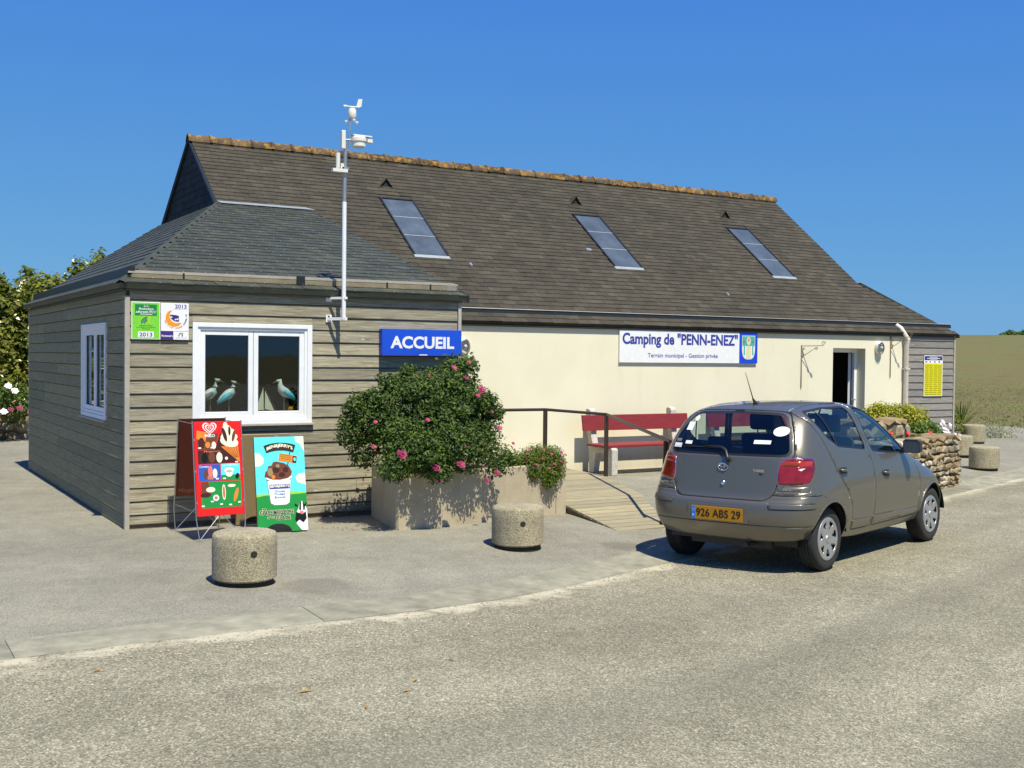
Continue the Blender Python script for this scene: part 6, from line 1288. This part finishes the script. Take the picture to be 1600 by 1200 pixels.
# door handles, mirrors, side repeaters
for s in (-1, 1):
    for x, z in ((.245, .872), (1.16, .792)):
        q = bvh.ray_cast(Vector((x+.05, 2*s, z)), Vector((0, -s, 0)))[0]; y = q.y
        h = MB().prism([(x+a, y+s*.001, z+b_) for a, b_ in smooth_poly([(-.07, -.045), (.08, -.045), (.085, .045), (-.075, .045)], .04)], (0, s*.0015, 0)).build('handle_recess', 'car_trim', car)
        MB().tube([(x-.065, y+s*.002, z+.026), (x-.045, y+s*.022, z+.022), (x+.05, y+s*.024, z+.018), (x+.078, y+s*.002, z+.018)], [.010, .014, .014, .010], 8).build('door_handle', 'car_paint', h, smooth=True)
    mm_ = MB().tube([(1.66, s*.765, .985), (1.66, s*.80, 1.01)], .028, 8)
    V = []; prof = [(0, .0), (.03, .045), (.09, .06), (.13, .05), (.15, .0)]
    body = MB()
    rings = []
    for k, (dx, sc) in enumerate(((-.055, .94), (-.05, 1.0), (.0, .98), (.05, .8), (.085, .45), (.095, .05))): rings.append([(1.65+dx, s*(.895+.088*sc*c__), 1.045+.068*sc*d__) for c__, d__ in [(max(-1, min(1, 1.25*math.cos(t))), max(-1, min(1, 1.25*math.sin(t)))) for t in [2*math.pi*j/20 for j in range(20)]]])
    body.add([p for r_ in rings for p in r_], [(i*20+j, i*20+(j+1) % 20, (i+1)*20+(j+1) % 20, (i+1)*20+j) for i in range(5) for j in range(20)])
    mo = body.build('door_mirror', 'car_trim', car, smooth=50); mm_.build('mirror_arm', 'car_black', mo)
    MB().add([(1.598, p[1]*.98+s*.895*.02, p[2]*.98+1.045*.02) for p in rings[0]], [tuple(range(20))]).build('mirror_glass', 'skylight_pane', mo)
    q = bvh.ray_cast(Vector((2.255, 2*s, .80)), Vector((0, -s, 0)))
    if q[0]: MB().lathe([(.0005, -.006), (.02, -.004), (.028, .004)], 14, 0, (0, 0, 0), 'y').build('side_repeater', 'lamp_clear', car, smooth=True).matrix_local = Matrix.Translation(q[0]) @ Matrix.Scale(s*-1, 4, (0, 1, 0)) @ Matrix.Scale(1.3, 4, (1, 0, 0))
# tail: number plate, emblem, lock, wiper, stickers, aerial
def tail(y, z): h = bvh.ray_cast(Vector((-2, y, z)), Vector((1, 0, 0))); return h[0].x
xp = min(tail(0, .51), tail(.25, .51), tail(-.25, .51))-.008
npn = MB().box((xp-.004, -.265, .452), (xp+.004, .265, .572)).build('number_plate', 'p_plate', car, bevel=.002)
MB().box((xp+.0045, -.31, .44), (xp+.03, .31, .592)).build('plate_recess', 'car_paint', npn, bevel=.004)
PP = Panel((xp-.0042, .265, .452), (0, -1, 0), (0, 0, 1))
PP.rect('euro_band', 0.002, .002, .043, .118, .001, 'p_eu', npn); PP.text('F', .015, .02, .032, .042, .002, 'p_white', npn, .02)
for i in range(8): t = i*math.pi/4; PP.oval('euro_star', .023+.013*math.cos(t), .085+.013*math.sin(t), .003, .003, .002, 'p_yellow', npn, 6)
PP.text('926 ABS 29', .052, .026, .512, .098, .0015, 'p_black', npn, .012)
for y, nm in ((0, 0),):
    xe = tail(0, .915)-.006; ring = lambda ra, rb, cz, tr: [(xe+ (cz-.915)*-.12, ra*math.cos(t), cz+rb*math.sin(t)) for t in [2*math.pi*k/24 for k in range(25)]]
    xe = tail(0, .93)-.008
    MB().tube([(xe, .050*math.cos(t), .93+.034*math.sin(t)) for t in [2*math.pi*k/24 for k in range(25)]], .005, 6).tube([(xe, .018*math.cos(t), .93+.033*math.sin(t)) for t in [2*math.pi*k/24 for k in range(25)]], .0042, 6).tube([(xe, .034*math.cos(t), .943+.013*math.sin(t)) for t in [2*math.pi*k/24 for k in range(25)]], .004, 6).build('emblem', 'chrome', made[tg], smooth=True)
xe = tail(-.38, .90)-.002; PB = Panel((xe, -.30, .87), (0, -1, 0), (0, 0, 1)); PB.text('YARIS', .0, .028, .115, .052, .004, 'chrome', made[tg], .03); PB.text('D-4D', .02, .0, .10, .018, .004, 'car_black', made[tg], .03)
xe = tail(.0, .79); MB().lathe([(.0005, -.012), (.014, -.010), (.022, -.002), (.024, .004)], 16, 0, (0, 0, 0), 'y').build('lock', 'chrome', made[tg], smooth=True).matrix_local = Matrix.Translation((xe-.004, -.01, .785)) @ Matrix.Rotation(-math.pi/2, 4, 'Z') @ Matrix.Rotation(0, 4, 'X')
def hug(pts, d): 
    out = []
    for y, z in pts: out.append((tail(y, z)-d, y, z))
    return out
wp = MB().tube(hug([(-.06, .985), (-.045, 1.02), (-.02, 1.075), (.03, 1.105), (.10, 1.11), (.22, 1.108)], .022), [.022, .018, .014, .012, .010, .008], 8).tube(hug([(.0, 1.095), (.18, 1.10), (.36, 1.098), (.46, 1.093)], .012), .007, 6).build('rear_wiper', 'car_black', made[tg], smooth=True)
def sticker(y0, z0, y1, z1, mat, rnd_=False, nm='sticker'):
    n_ = 20; pts = [((y0+y1)/2+(y1-y0)/2*math.cos(t), (z0+z1)/2+(z1-z0)/2*math.sin(t)) for t in [2*math.pi*k/n_ for k in range(n_)]] if rnd_ else [(y0, z0), (y1, z0), (y1, z1), (y0, z1)]
    MB().add([(tail(y, z)-.004, y, z) for y, z in pts], [tuple(range(len(pts)))]).build(nm, mat, made[tg])
sticker(-.555, 1.215, -.42, 1.30, 'p_white', True); sticker(-.43, 1.145, -.27, 1.178, 'p_bird'); sticker(.43, 1.245, .51, 1.32, 'p_white'); sticker(.40, 1.33, .455, 1.38, 'p_cloud', True); sticker(.50, 1.085, .60, 1.125, 'p_white'); sticker(.505, 1.095, .575, 1.115, 'p_bird', nm='sticker_print'); sticker(.38, 1.12, .46, 1.15, 'p_bird'); sticker(.52, 1.14, .59, 1.165, 'p_grey')
for s in (-1, 1): xl = tail(s*.64, .757)-.002; Panel((xl-.02 , s*.64+.05, .748), (0, -1, 0), (0, 0, 1)).text('VVT-i', .0, .0, .085, .018, .004, 'chrome', made[rb_], .03)
zr = bvh.ray_cast(Vector((.10, 0, 3)), Vector((0, 0, -1)))[0].z
ae = MB().tube([(.09, 0, zr-.003), (.085, 0, zr+.02), (.045, 0, zr+.055)], [.03, .016, .008], 10).build('aerial', 'car_black', car, smooth=True); MB().tube([(.05, 0, zr+.05), (-.09, 0, zr+.30)], [.006, .0025], 6).build('aerial_whip', 'car_black', ae)
MB().box((-.19, -.05, 1.425), (-.165, .05, 1.437)).build('high_brake_light', 'car_black', made[tg], bevel=.004)
